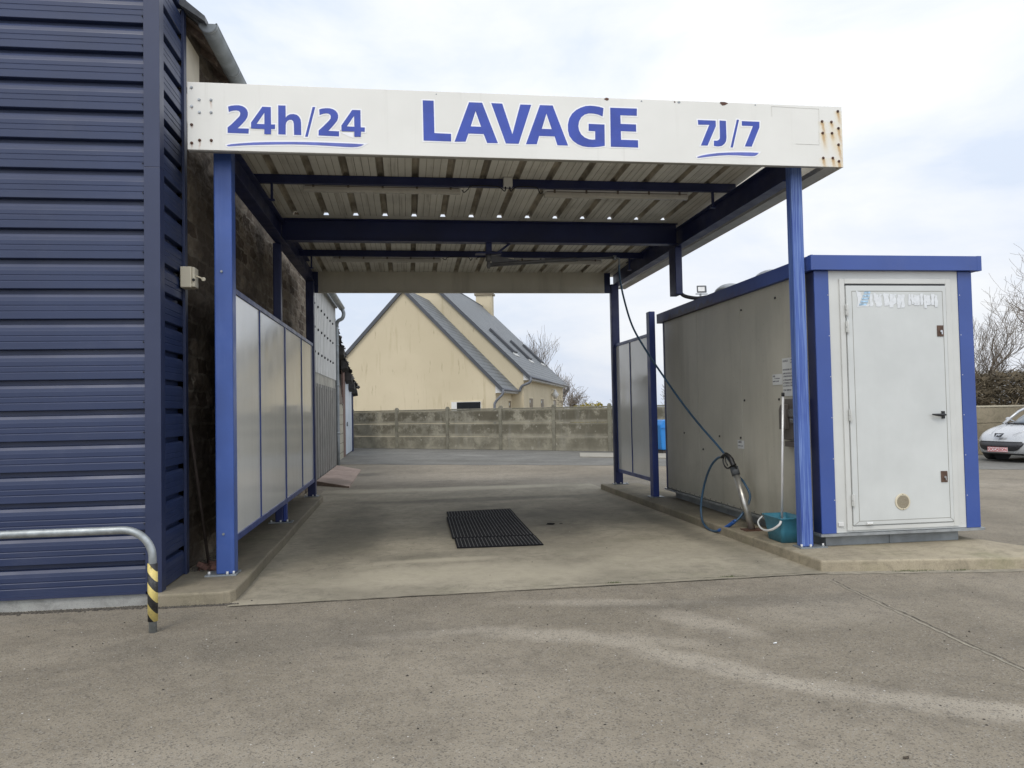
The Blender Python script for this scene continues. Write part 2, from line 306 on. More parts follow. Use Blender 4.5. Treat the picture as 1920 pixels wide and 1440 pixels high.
# ================================================================== GROUND
def ground_mat():
    s = NT('worn_asphalt')
    c = (.176, .160, .135)
    col = s.mix(s.ramp(s.noise(.35, 7, .62), .32, .68), (.235, .203, .152), (.335, .292, .225))
    col = s.mix(s.math('MULTIPLY', s.ramp(s.noise(1.3, 8, .7, dist=.4), .45, .72), .5), col, (.165, .143, .112))
    for a in [(1.05, 4.95, .9, .16, -22, 0, .6), (1.75, 4.2, .75, .15, -50, 0, .65), (2.6, 3.5, .95, .16, -33, 0, .6), (3.6, 3.0, .8, .2, -25, 0, .6), (1.5, 5.75, .9, .12, -12, 0, .55), (2.0, 5.1, .5, .2, -60, 0, .5), (.1, 5.2, .6, .1, 5, 0, .4), (.5, 3.3, .5, .3, 0, 0, .2), (3.0, 5.2, .8, .5, 10, 0, .3), (-.9, 3.4, .8, .5, 0, 0, .25), (.3, 17, 3, 1.3, 0, 0, .35), (7, 13.5, 5, .8, -20, 0, .35)]:
        col = s.mix(s.math('MULTIPLY', s.ell(*a[:5], wob=.3, wsc=2.6), a[6]), col, (.46, .41, .33))
    for a in [(-.8, 5.3, 1.4, .5, 0, 0, .3), (2.6, 5.55, 1.4, .2, -4, 0, .35), (-1.3, 18.5, .9, .5, 0, 0, .5), (.7, 16.2, .5, .12, 0, 0, .5)]:
        col = s.mix(s.math('MULTIPLY', s.ell(*a[:5], wob=.4, wsc=2.5), a[6]), col, (.09, .082, .068))
    # aggregate
    ag = s.voro(120, out='Color'); sx = s.n('ShaderNodeSeparateColor'); s.l(ag, sx.inputs[0])
    col = s.mix(s.math('MULTIPLY', s.ramp(sx.outputs[0], .78, 1), .5), col, (.36, .34, .3))
    col = s.mix(s.math('MULTIPLY', s.ramp(sx.outputs[1], .7, 1), .55), col, (.055, .05, .045))
    col = s.mix(s.math('MULTIPLY', s.ramp(s.noise(240, 2, .9), .42, .7), .45), col, (.06, .055, .048))
    s.bump(s.noise(9, 5, .6), .25, .02)
    s.bump(s.voro(120), .5, .004)
    sp = s.voro(22); col = s.mix(s.math('MULTIPLY', s.math('MULTIPLY', s.ramp(sp, .10, .03), s.ramp(s.noise(1.7, 3), .48, .6)), .8), col, (.045, .04, .034))
    sp = s.voro(17, s.pos(scale=(1, 1, 1.01))); col = s.mix(s.math('MULTIPLY', s.ramp(sp, .07, .03), .7), col, (.42, .39, .33))
    col = s.mix(s.math('MULTIPLY', s.ramp(s.noise(6, 7, .75, dist=.5), .45, .7), .35), col, (.11, .096, .076))
    return s.fin(col, .88, spec=.25)
b = MB()
N = 24
xs = [-160, -60, -25, -10, -4, 0, 4, 10, 25, 60, 160]; ys = [-60, -20, -5, 0, 5, 10, 20, 30, 60, 120, 300]
bb = b.add([(x, y, 0) for y in ys for x in xs])
for j in range(len(ys)-1):
    for i in range(len(xs)-1): k = bb+j*len(xs)+i; b.face((k, k+1, k+len(xs)+1, k+len(xs)))
struct(b.build('ground', ground_mat()))
def jag(p0, p1, n, amp, seed):
    rnd = random.Random(seed); a, c = Vector(p0), Vector(p1); d = (c-a); nrm = Vector((-d.y, d.x)).normalized(); out = []
    for i in range(n+1):
        out.append(a+d*i/n+nrm*rnd.uniform(-amp, amp)*(0 if i in (0, n) else 1))
    return out
SLAB = concrete('wash_bay_concrete', (.335, .30, .228), stains=[(1.0, 10.0, 1.0, 2.0, 0, 0, .55), (-.75, 9.6, .5, 3.0, 0, 0, .5), (2.4, 10.4, 1.0, 1.3, 20, 0, .4), (1.0, 12.7, 2.2, .35, 0, 0, .5), (3.25, 9.5, .2, 3, 0, 0, .4), (0, 7.9, .7, .2, 10, 0, .3), (1.9, 9.5, .35, .8, 0, 0, .5)],
    light=[(1, 14.5, 2.8, .35, 0, 0, .5), (.6, 7.0, 1.8, .5, 0, 0, .45), (2.6, 7.6, .9, .7, 0, 0, .3), (.3, 7.7, .7, .12, 0, 0, .5)], bump=.3, green=.12, grain=.4)
b = MB(); fr = jag((-1.42, 6.235), (3.62, 6.30), 40, .012, 1); bk = jag((3.52, 14.85), (-1.62, 15.0), 26, .05, 2)
b.poly([(p[0], p[1], .004) for p in fr+bk]); struct(b.build('concrete_slab', SLAB, fix=False))
ROADM = concrete('dark_asphalt_lane', (.185, .18, .162), stains=[(2, 22, 3, .5, -30, 0, .3)], light=[(2.0, 25.0, .8, .25, -36, 0, .7), (-.5, 26, 1, .2, -36, 0, .2)], bump=.5, green=0, grain=.5)
b = MB(); nr = jag((-3, 22.9), (5.08, 19.0), 14, .12, 3)+jag((5.08, 19.0), (13.0, 14.5), 14, .1, 4)[1:]+jag((13.0, 14.5), (30, 6.5), 14, .1, 5)[1:]
b.poly([(p[0], p[1], .004) for p in nr]+[(40, 10, .004), (26, 16.0, .004), (15, 22.6, .004), (9, 26, .004), (-3, 34, .004)]); struct(b.build('road', ROADM, fix=False))
def crack(pts, w, z, seed):
    rnd = random.Random(seed); up, lo = [], []
    for (x, y) in pts:
        a = w*rnd.uniform(.25, 1)
        up.append((x, y+a, z)); lo.append((x, y-a, z))
    return up, lo
JOINT = mat('dark_joint_dirt', (.075, .065, .05), .95, var=.3, vs=20)
b = MB()
for (p0, p1, w, sd, n) in [((-1.4, 6.225), (3.62, 6.29), .007, 11, 60), ((1.1, 6.36), (3.4, 6.35), .004, 12, 40)]:
    u, l = crack([(p.x, p.y) for p in jag(p0, p1, n, .008, sd)], w, .0085, sd)
    for i in range(n): b.poly([l[i], l[i+1], u[i+1], u[i]])
u = [(3.56, 6.1)] + [(p.x, p.y) for p in jag((3.52, 6.05), (3.33, 3.4), 50, .012, 13)]
for i in range(len(u)-1):
    w = .001+.0035*random.Random(i).random()
    b.poly([(u[i][0]-w, u[i][1], .0045), (u[i][0]+w, u[i][1], .0045), (u[i+1][0]+w, u[i+1][1], .0045), (u[i+1][0]-w, u[i+1][1], .0045)])
struct(b.build('ground_joint', JOINT, fix=False))
b = MB()
q = jag((3.50, 6.05), (3.31, 3.4), 40, .01, 14); 
for i in range(40):
    b.poly([(q[i].x-.011, q[i].y, .0025), (q[i].x+.009, q[i].y, .0025), (q[i+1].x+.009, q[i+1].y, .0025), (q[i+1].x-.011, q[i+1].y, .0025)])
q = jag((3.6, 6.30), (5.6, 5.98), 40, .012, 15); 
for i in range(40):
    b.poly([(q[i].x, q[i].y-.035, .003), (q[i+1].x, q[i+1].y-.035, .003), (q[i+1].x, q[i+1].y+.12, .003), (q[i].x, q[i].y+.12, .003)])
struct(b.build('joint_mortar', mat('pale_joint_mortar', (.3, .27, .21), .9, var=.2, vs=12, grain=.4), fix=False))
# kerbs
def slab_poly(name, pts, z0, z1, m, rnd_edges=.018):
    b = MB(); b.prism([(x, y, z0) for x, y in pts], (0, 0, z1-z0)); o = b.build(name, m, bevel=rnd_edges, seg=3); return struct(o)
kl = [(-2.03, 6.34), (-1.47, 6.33), (-1.42, 6.36), (-1.39, 6.42)]+[(-1.39-.05*t/6+random.Random(t).uniform(-.006, .006), 6.9+t*1.05) for t in range(7)]+[(-1.50, 13.35), (-2.03, 13.38)]
slab_poly('kerb', kl, -.05, .1, KERBC)
kr = [(3.605, 6.375), (5.98, 6.0), (5.64, 7.1), (5.75, 11.9), (4.2, 12.1), (4.15, 13.6), (3.46, 13.62)]+[(3.46+.02*t, 12.9-t*1.0) for t in range(6)]
slab_poly('kerb_platform', kr, -.05, .1, KERBC)
b = MB(); b.prism([(5.08, 22.4, 0), (5.5, 24.3, 0), (9.5, 21.6, 0), (8.5, 19.9, 0)], (0, 0, .03)); struct(b.build('pale_concrete_patch', mat('pale_concrete', (.33, .31, .26), .9, var=.1, grain=.3)))
b = MB(); b.prism([(-1.90, 16.1, 0), (-1.90, 20.9, 0), (-1.9, 20.9, .14), (-1.9, 16.1, .14)], (0, 0, 0)) if False else None
b = MB(); vs = [(-1.9, 16.15), (-1.9, 20.9), (-1.22, 19.9), (-1.17, 15.4)]
i0 = b.add([(vs[0][0], vs[0][1], 0), (vs[1][0], vs[1][1], 0), (vs[2][0], vs[2][1], 0), (vs[3][0], vs[3][1], 0), (-1.9, 16.15, .09), (-1.9, 20.9, .08), (-1.22, 19.9, .02), (-1.17, 15.4, .03)])
for q in ((4, 5, 6, 7), (0, 3, 7, 4), (3, 2, 6, 7), (2, 1, 5, 6), (0, 4, 5, 1)): b.face([i0+k for k in q])
struct(b.build('access_ramp', concrete('pink_worn_concrete', (.44, .335, .28), stains=[(-1.5, 16.2, .5, .8, 0, 0, .5)], bump=.4)))
# loose grit, dirt rims
def grit(name, label, n, fn, smin, smax, m, seed):
    rnd = random.Random(seed); b = MB()
    for _ in range(n):
        x, y, z = fn(rnd); r = rnd.uniform(smin, smax); a = rnd.random()*6.3; pts = []
        for k in range(5): pts.append((x+r*math.cos(a+k*1.257)*rnd.uniform(.6, 1.3), y+r*math.sin(a+k*1.257)*rnd.uniform(.6, 1.3), z))
        i = b.add(pts+[(x, y, z+r*rnd.uniform(.4, .9))])
        for k in range(5): b.face((i+k, i+(k+1) % 5, i+5))
    return tag(b.build(name, m, fix=False), label, 'grit', kind='stuff')
def field(rnd):
    while True:
        y = 2.3+rnd.random()**1.3*9; x = rnd.uniform(-.8, .95)*y
        if -2.9 < x < 6 and (y < 6.2) : return x, y, .001
        if -1.3 < x < 3.5 and rnd.random() < .25: return x, y, .005
grit('loose_pale_grit', 'scattered pale chips of stone lying on the worn forecourt', 700, field, .0015, .0065, mat('pale_stone_chip', (.42, .4, .36), .8, var=.2, vs=40), 5)
grit('loose_dark_grit', 'scattered dark specks and leaf crumbs on the forecourt', 450, field, .002, .0085, mat('dark_crumb', (.035, .03, .024), .9, var=.3, vs=40), 6)
def rim(rnd):
    if rnd.random() < .55: x = rnd.uniform(-4.2, -2.0); return x, 6.40-abs(rnd.gauss(0, .03)), .001
    if rnd.random() < .5: x = rnd.uniform(-2.0, -1.35); return x, 6.32-abs(rnd.gauss(0, .012)), .001
    return rnd.uniform(-1.98, -1.72), 7.2+abs(rnd.gauss(0, .35)), .1
grit('dirt_crumbs', 'dark crumbs of dirt along the foot of the navy wall and kerb', 2600, rim, .006, .017, mat('dirt_crumb', (.075, .066, .054), .95, var=.4, vs=60), 7)
# weeds along the platform edge
rnd = random.Random(3); b = MB()
for c in ((4.42, 6.21, .07), (4.30, 6.24, .05), (4.78, 6.155, .06), (2.75, 6.36, .05), (1.7, 6.355, .04)):
    for _ in range(70):
        x = c[0]+rnd.gauss(0, c[2]); y = c[1]+rnd.gauss(0, .006); h = rnd.uniform(.008, .025); a = rnd.uniform(-1, 1)*.02
        b.poly([(x-.002, y, 0), (x+.002, y, 0), (x+a, y-rnd.uniform(0, .02), h)])
tag(b.build('weeds', mat('weed_green', (.09, .13, .035), .8, var=.4, vs=30), fix=False), 'small green weeds growing in the joint below the platform edge', 'weeds', kind='stuff')

# ================================================================== NAVY CLAD BUILDING (left)
nb = thing('clad_building', 'tall building front in navy horizontal cladding left of the wash bay', 'building', (-2, 6.42, 0))
Y0 = 6.42; XR = -1.96; TOP = 6.6
b = MB(); b.box(-9, -2.06, Y0+.065, 7.16, 0, TOP); b.build('backing_wall', CLADTRIM, nb)
b = MB(); b.box(-9, -2.04, Y0+.012, Y0+.055, -.02, .105); b.build('plinth', concrete('pale_plinth_render', (.36, .36, .34), bump=.3, green=.1), nb)
P = .2405; zg = 4.656; n0 = -19
def clad_profile(dep, mk):
    pr = []
    z = zg+n0*P
    for k in range(29):
        g0 = z+k*P
        # g0 = centre of dark recess; outer face above it
        for (dz, d) in ((-.012, dep), (.024, dep), (.027, .004), (.031, .0), (.082, 0), (.086, .003), (.090, .003), (.094, 0), (.127, 0), (.131, .003), (.135, .003), (.139, 0), (.172, 0), (.176, .001), (.200, .004), (.2225, .018), (.2285, dep)):
            zz = g0+dz
            if .115 < zz < TOP: pr.append(mk(d, zz))
    return [mk(0.0, .112)]+pr
b = MB(); b.sweep(clad_profile(.058, lambda d, z: (-9, Y0+.006+d, z)), (9-2.075, 0, 0)); b.build('front_cladding', CLAD, nb)
b = MB(); b.sweep(clad_profile(.052, lambda d, z: (XR-.008-d, Y0+.06, z)), (0, 7.10-Y0-.06, 0)); b.build('side_cladding', CLAD, nb)
b = MB(); b.box(-9, -2.03, Y0-.012, Y0+.05, .095, .113); b.build('drip_flashing', CLADTRIM, nb)
b = MB()
for z0, z1 in ((.09, 3.50), (3.502, TOP)): b.prism([(-2.075, Y0-.004, z0), (-2.075, Y0-.012, z0), (XR+.008, Y0-.012, z0), (XR+.008, Y0+.10, z0), (XR, Y0+.10, z0), (XR, Y0-.004, z0)], (0, 0, z1-z0))
b.build('corner_flashing', CLADTRIM, nb, bevel=.002)
b = MB(); b.box(XR-.012, XR+.012, 7.085, 7.165, .1, TOP); b.build('rear_flashing', CLADTRIM, nb, bevel=.002)
dots('screw', [(-2.086, Y0-.001, zg+n0*P+k*P+.08) for k in range(28) if zg+n0*P+k*P > .14]+[(-3.2, Y0, zg+n0*P+k*P+.08) for k in range(28) if zg+n0*P+k*P > .14], .0055, BLACK, nb)
b = MB(); b.box(-9.05, XR+.03, Y0-.03, 7.2, TOP, TOP+.05); b.build('coping', CLADTRIM, nb, bevel=.004)
# socket box on its side
sb = thing('switch_box', 'cream switch box with a lever on the side of the navy building', 'switch box', (-1.93, 7.0, 2.7))
b = MB(); b.box(-1.955, -1.86, 6.95, 7.09, 2.615, 2.80); b.build('housing', CREAMPL, sb, bevel=.008)
b = MB(); b.box(-1.858, -1.835, 6.955, 7.085, 2.62, 2.795); b.build('lid', CREAMPL, sb, bevel=.006)
b = MB(); b.bar((-1.85, 7.03, 2.735), (-1.775, 7.02, 2.70), .022, .012); b.tube([(-1.775, 7.012, 2.698), (-1.775, 7.028, 2.698)], .018, 12); b.build('lever', CREAMPL, sb, bevel=.002)
b = MB(); b.tube([(-1.84, 6.952, 2.68), (-1.84, 6.94, 2.68)], .012, 10); b.build('knob', BLACK, sb)

# ================================================================== STONE OUTBUILDING
st = thing('stone_outbuilding', 'old rubble stone building with slate eave behind the wash bay posts', 'building', (-2, 7.2, 0))
def stone_mat():
    s = NT('rubble_stone'); sc = (1, 4.2, 8.0)
    v = s.pos(scale=sc); w = s.n('ShaderNodeVectorMath', operation='ADD'); nn = s.n('ShaderNodeTexNoise'); nn.inputs['Scale'].default_value = 4
    s.l(s.pos(), nn.inputs['Vector']); s.l(v, w.inputs[0]); s.l(nn.outputs['Color'], w.inputs[1])
    sp_ = s.n('ShaderNodeSeparateXYZ'); s.l(s.pos(), sp_.inputs[0]); cb_ = s.n('ShaderNodeCombineXYZ'); s.l(sp_.outputs[1], cb_.inputs[0]); s.l(sp_.outputs[2], cb_.inputs[1])
    dn = s.n('ShaderNodeVectorMath', operation='MULTIPLY_ADD'); s.l(nn.outputs['Color'], dn.inputs[0]); dn.inputs[1].default_value = (.09, .07, 0); s.l(cb_.outputs[0], dn.inputs[2])
    br = s.n('ShaderNodeTexBrick'); s.l(dn.outputs[0], br.inputs[0]); br.inputs['Scale'].default_value = 1; br.inputs['Brick Width'].default_value = .34; br.inputs['Row Height'].default_value = .16
    br.inputs['Mortar Size'].default_value = .016; br.inputs['Mortar Smooth'].default_value = .5; br.inputs['Color1'].default_value = (.075, .055, .04, 1); br.inputs['Color2'].default_value = (.30, .25, .19, 1); br.inputs['Mortar'].default_value = (.27, .24, .19, 1)
    ce = s.voro(1, w.outputs[0], out='Color'); sx = s.n('ShaderNodeSeparateColor'); s.l(ce, sx.inputs[0])
    col = s.mix(s.math('MULTIPLY', sx.outputs[1], .35), br.outputs[0], (.16, .12, .09))
    s.bump(br.outputs['Fac'], -.7, .03)
    col = s.mix(s.math('MULTIPLY', s.ramp(s.noise(14, 6, .75), .4, .7), .5), col, (.07, .055, .042))
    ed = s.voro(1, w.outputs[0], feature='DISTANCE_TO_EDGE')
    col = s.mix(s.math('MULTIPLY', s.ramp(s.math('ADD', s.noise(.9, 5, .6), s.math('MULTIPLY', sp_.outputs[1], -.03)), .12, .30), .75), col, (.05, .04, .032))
    s.bump(s.ramp(ed, 0, .2), .35, .02); s.bump(s.noise(25, 6, .75), .7, .015)
    return s.fin(col, .92, spec=.2)
STONE = stone_mat()
b = MB()
def wallpt(u, v):
    y = 7.17+u*8.75; z = v*5.2
    d, pts = noise.voronoi(Vector((0, y*4.2, z*8.0)), distance_metric='DISTANCE')
    e = min(1, (d[1]-d[0])*4); h = noise.noise(pts[0]*3.7)*.022
    x = -2.005+.11*u+(e*.018+h)+noise.noise(Vector((0, y*9, z*9)))*.008
    return (x, y, z)
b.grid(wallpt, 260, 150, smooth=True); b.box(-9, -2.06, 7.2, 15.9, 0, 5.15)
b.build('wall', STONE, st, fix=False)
SLATE = mat('roof_slate', (.115, .12, .125), .55, var=.25, vs=6, bump=.3, bs=14)
EX = -1.80; EZ = 5.02
b = MB()
rs = [(-1.86, EZ+.05), (-9, EZ+.05+7.1*.8)]
b.prism([(EX-.02, 7.12, EZ+.02), (EX-.02, 7.12, EZ+.05), (-9, 7.12, EZ+.05+5.76), (-9, 7.12, EZ+.02+5.76)], (0, 8.85, 0))
rnd = random.Random(4)
for i in range(36):
    for r_ in range(3):
        y = 7.1+i*.25; x = EX-.02+.0-r_*.16
        z = EZ+.055+.8*(EX-.02-x)+.012
        b.prism([(x+.02, y+.005, z-.01), (x-.2, y+.005, z+.16), (x-.2, y+.005, z+.168), (x+.02, y+.005, z-.002)], (0, .24, 0))
b.prism([(EX-.25, 7.02, EZ+.2), (EX+.05, 7.02, EZ+.0), (EX+.05, 7.02, EZ+.05), (EX-.22, 7.02, EZ+.27)], (0, .12, 0))
b.build('roof', SLATE, st)
b = MB(); RT = mat('old_brown_timber', (.13, .095, .075), .85, var=.3, vs=12, streak=.4, sc=(.25, .2, .17), sz=(20, 2, 20), bump=.4); rf0 = None
for i in range(18):
    if rf0: c = rf0.copy(); COL.objects.link(c); c.parent = st; c.location = (0, i*.48, 0); continue
    b.prism([(-2.02, 7.3+i*.48, EZ+.08), (EX-.04, 7.3+i*.48, EZ-.045), (EX-.04, 7.3+i*.48, EZ+.015), (-2.02, 7.3+i*.48, EZ+.16)], (0, .07, 0)); rf0 = b.build('rafter_end', RT, st)
b = MB()
b.prism([(-2.0, 7.17, EZ+.14), (EX-.02, 7.17, EZ+.0), (EX-.02, 7.17, EZ+.015), (-2.0, 7.17, EZ+.155)], (0, 8.75, 0))
b.build('eave_boards', RT, st)
g_ = MB()
def gut(u, v): a = math.pi*u; return (EX+.055-.075*math.cos(a), 7.1+8.7*v, EZ+.02-.075*math.sin(a)-.06*v*0)
g_.grid(gut, 12, 2); g_.tube([(EX+.13, 7.1, EZ+.02), (EX+.13, 15.8, EZ+.02)], .009, 6)
for y in (7.1, 8.02, 9.0, 10): g_.grid(lambda u, v, y=y: (EX+.055-.08*math.cos(math.pi*u), y+.03*v, EZ+.02-.08*math.sin(math.pi*u)), 12, 2)
b = g_; b.poly([(EX+.055-.075*math.cos(math.pi*i/10), 7.1, EZ+.02-.075*math.sin(math.pi*i/10)) for i in range(11)])
b.build('gutter', ZINC, st, solid=.004)
b = MB(); b.box(-2.02, -1.975, 7.17, 7.7, 4.2, 5.0); b.build('render_patch', mat('cream_render', (.45, .41, .33), .9, var=.1), st)
# ================================================================== SHEET-CLAD SHED
sh = thing('sheet_clad_shed', 'tall shed with white ribbed sheeting above dark ribbed sheeting beyond the stone wall', 'shed', (-1.93, 16, 0))
def ribs(y0, y1, pitch, d, x):
    pr = []; y = y0
    while y < y1-pitch*.9:
        pr += [(x, y), (x, y+pitch*.5), (x-d, y+pitch*.62), (x-d, y+pitch*.88)]; y += pitch
    return pr+[(x, y1)]
WSH = mat('white_fibre_sheet', (.5, .5, .48), .6, var=.08, dirt=.3, dc=(.33, .32, .28), ds=1.2, streak=.5, sc=(.3, .29, .25), sz=(5, 9, .4))
GSH = mat('grey_ribbed_sheet', (.17, .165, .15), .6, var=.12, dirt=.3, dc=(.1, .095, .08), ds=1.2, streak=.4, sc=(.09, .085, .07), sz=(5, 9, .4))
for nm, z0, z1, x, pt, d, m in (('upper_cladding', 2.36, 4.40, -1.925, .325, .035, WSH), ('translucent_strip', 2.06, 2.42, -1.945, .2, .03, mat('dirty_translucent_sheet', (.33, .32, .28), .4, var=.2, streak=.6, sc=(.14, .13, .1), sz=(5, 9, .6))), ('lower_cladding', -.01, 2.13, -1.93, .48, .075, GSH)):
    b = MB(); b.sweep([(a, y, z0) for a, y in ribs(15.95, 21.2, pt, d, x)], (0, 0, z1-z0)); b.build(nm, m, sh, fix=False)
b = MB(); b.box(-8, -1.99, 15.98, 21.2, 0, 4.3); b.build('core_wall', GSH, sh)
b = MB(); b.prism([(-1.86, 15.9, 4.40), (-1.86, 15.9, 4.46), (-8, 15.9, 5.4), (-8, 15.9, 5.34)], (0, 5.4, 0)); b.build('roof', mat('fibre_cement_roof', (.2, .2, .19), .8, var=.2), sh)
b = MB(); b.box(-1.92, -1.87, 15.95, 21.2, 4.33, 4.41); b.build('eave_trim', ZINC, sh)
bolt = None
for r_, (z, ya) in enumerate(((3.80, 16.35), (3.30, 16.35), (2.78, 16.35))):
    for k in range(7):
        y = ya+.65*k
        if bolt is None:
            b = MB(); b.tube([(-1.925, y, z), (-1.895, y, z)], [.032, .022], 8); bolt = b.build('bolt_cap', BLACK, sh)
        else:
            c = bolt.copy(); COL.objects.link(c); c.parent = sh; c.location = (0, y-ya, z-3.80)
b = MB()
def gut2(u, v): a = math.pi*u; return (-1.76-.08*math.cos(a), 15.8+5.5*v, 4.36-.08*math.sin(a))
b.grid(gut2, 10, 2); b.poly([(-1.76-.08*math.cos(math.pi*i/10), 21.3, 4.36-.08*math.sin(math.pi*i/10)) for i in range(11)])
b.build('gutter', ZINC, sh, solid=.004)
b = MB(); b.tube(smooth_path([(-1.74, 21.15, 4.3), (-1.70, 21.15, 4.18), (-1.74, 21.16, 4.05), (-1.86, 21.2, 3.98), (-1.9, 21.25, 3.85), (-1.9, 21.26, 3.5), (-1.9, 21.26, .05)], 5), .05, 10)
for z in (.9, 2.2, 3.3): b.tube([(-1.9, 21.26, z), (-1.9, 21.26, z+.05)], .058, 10)
b.build('downpipe', ZINC, sh)

# ================================================================== LEAN-TO
lt = thing('lean_to', 'low lean-to with ragged corrugated roof and white door beside the far wall', 'lean-to', (-2.15, 22, 0))
b = MB(); b.box(-7, -2.12, 21.35, 25.7, 0, 1.75); b.build('block_wall', concrete('cream_blockwork', (.42, .39, .31), bump=.3), lt)
b = MB()
for i in range(5): b.box(-2.121, -2.116, 21.4, 25.65, .2+i*.3, .212+i*.3)
b.build('block_joints', JOINT, lt)
b = MB()
for i in range(28): b.box(-2.16+.004*(i % 3), -2.10+.005*(i % 3), 21.36+i*.155, 21.36+i*.155+.15, 1.76, 4.0-.09*i*.98+.0)
b.build('board_wall', mat('weathered_boards', (.2, .17, .14), .9, var=.25, vs=8, streak=.5, sc=(.09, .075, .06), sz=(9, 9, .8)), lt)
b = MB(); b.box(-7, -2.17, 25.8, 31.2, 0, 2.75); b.build('end_wall', GSH, lt)
b = MB(); b.box(-2.165, -2.11, 25.72, 26.5, 0, 3.0); b.build('door_post', mat('brown_timber', (.16, .1, .08), .8, var=.25, vs=10), lt)
d = MB(); d.box(-2.15, -2.11, 26.55, 29.4, .04, 2.62); dd = d.build('door', mat('pale_blue_white_door', (.52, .57, .62), .5, var=.08, vs=3), lt, bevel=.006)
d = MB(); d.box(-2.11, -2.06, 26.9, 26.95, 1.0, 1.15); d.build('handle', ZINC, dd)
b = MB(); b.box(-2.17, -2.07, 29.45, 29.6, 0, 2.7); b.build('corner_board', DARKBLUE, lt)
b = MB(); rnd = random.Random(9); pr = []
y = 21.35
yy = []
while y < 31.3: yy.append(y); y += .075
def rz(y): return 4.02-(y-21.35)*.215+.6*max(0, (y-26.5)/5)**1.5
top = [(-1.93+rnd.uniform(-.05, .06), y, rz(y)+.055*math.sin(y*2*math.pi/.3)) for y in yy]
bk = [(-7, y, rz(y)+1.1+.055*math.sin(y*2*math.pi/.3)) for y in yy]
i0 = b.add(top+bk); n = len(yy)
for i in range(n-1): b.face((i0+i, i0+i+1, i0+n+i+1, i0+n+i), True)
for k in range(6):
    y = 21.9+k*1.5; b.prism([(-2.1, y, rz(y)-.02), (-1.88+rnd.uniform(-.06, .04), y, rz(y)-.16), (-1.9, y, rz(y)-.34), (-2.1, y, rz(y)-.38)], (0, .35+rnd.random()*.25, -.1))
b.build('corrugated_roof', mat('black_weathered_sheet', (.035, .032, .03), .8, var=.4, vs=9, bump=.4), lt, fix=False)

# ================================================================== CANOPY
cp = thing('wash_bay_canopy', 'blue steel car wash canopy with a white lettered fascia', 'canopy', (1.1, 10, 0))
def post(x0, x1, y0, y1, ztop, m, plate=(.1, .1), nm='post'):
    b = MB(); b.box(x0, x1, y0, y1, .112, ztop); o = b.build(nm, m, cp, bevel=.012, seg=3)
    px0, px1 = x0-plate[0], x1+plate[1]
    b = MB(); b.box(px0, px1, y0-.03, y1+.03, .098, .112); b.build('base_plate', ZINC, o, bevel=.002)
    dots('anchor_bolt', [(px0+.03, y0+.01, .112), (px1-.03, y0+.01, .112), ((x0+x1)/2+.02, y0-.014, .112)], .011, WHITEPL, o, 'tube', (0, 0, 1), .025); return o
pl = post(-1.67, -1.516, 6.95, 7.10, 3.955, BLUE, (.09, .02))
b = MB()
for z in (.46, 2.755): b.tube([(-1.605, 6.953, z), (-1.605, 6.938, z)], .011, 6)
b.build('bolt', ZINC, pl)
post(3.742, 3.862, 6.95, 7.055, 3.955, SCRATCH, (.03, .13))
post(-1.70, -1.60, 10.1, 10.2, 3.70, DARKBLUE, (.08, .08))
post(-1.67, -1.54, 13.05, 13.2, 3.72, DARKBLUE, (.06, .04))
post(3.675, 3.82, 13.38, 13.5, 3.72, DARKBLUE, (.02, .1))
def ibeam(a, c, w, h, t=.012):
    b = MB(); a, c = Vector(a), Vector(c)
    b.bar(a+Vector((0, 0, h/2-t/2)), c+Vector((0, 0, h/2-t/2)), w, t); b.bar(a-Vector((0, 0, h/2-t/2)), c-Vector((0, 0, h/2-t/2)), w, t)
    b.bar(a, c, .014, h-2*t-.002); return b
for x, y_ in ((-1.60, 7.103), (3.785, 7.058)): ibeam((x, y_, 3.83), (x, 13.6, 3.83), .135, .26).build('side_beam', DARKBLUE, cp, bevel=.002)
ibeam((-1.585, 10.13, 3.872), (3.735, 10.13, 3.872), .14, .286).build('cross_beam', DARKBLUE, cp, bevel=.002)
for y, zt in ((8.4, 4.078), (11.8, 3.972)):
    b = MB(); b.box(-1.62, 3.84, y, y+.06, zt-.095, zt-.002); p = b.build('purlin', DARKBLUE, cp, bevel=.004)
    for x in (-1.42, 3.56): b = MB(); b.box(x-.012, x+.012, y+.01, y+.04, zt-.27, zt-.096); b.box(x-.03, x+.03, y+.0, y+.05, zt-.285, zt-.27); b.build('hanger', DARKBLUE, p)
for y in (6.80, 13.62):
    b = MB(); b.box(-1.52, 3.66, y, y+.05, 3.86, 3.99) if y < 7 else b.box(-1.52, 3.66, y, y+.05, 3.7, 3.85); b.build('edge_rail', DARKBLUE, cp)
# roof sheets: real ribs, real open rib ends over the cross beam
def roofz(y): return 4.03-.03*(y-10)
def sheet(y0, y1, drop, ribh, x0=-1.78, x1=3.885):
    pt = .3745; xr = -.622-3*pt-.05; pr = [(x0, 0)]
    k = 0
    while xr+k*pt < x1-.12:
        x = xr+k*pt
        if x > x0+.01:
            pr += [(x, 0), (x+.018, ribh), (x+.062, ribh), (x+.08, 0)]
        for f in (.155, .23, .305):
            if x0+.02 < x+f < x1-.02: pr += [(x+f-.003, 0), (x+f, .004), (x+f+.003, 0)]
        k += 1
    pr.append((x1, 0)); b = MB()
    b.sweep([(x, y0, roofz(y0)-drop+h) for x, h in pr], (0, y1-y0, roofz(y1)-roofz(y0)))
    for i in range(len(pr)-1):
        h0, h1 = pr[i][1], pr[i+1][1]
        if max(h0, h1) > 0: b.mi[i] = 1
    return b
GROOVE = mat('dirty_sheet_groove', (.34, .305, .245), .8, var=.35, vs=3)
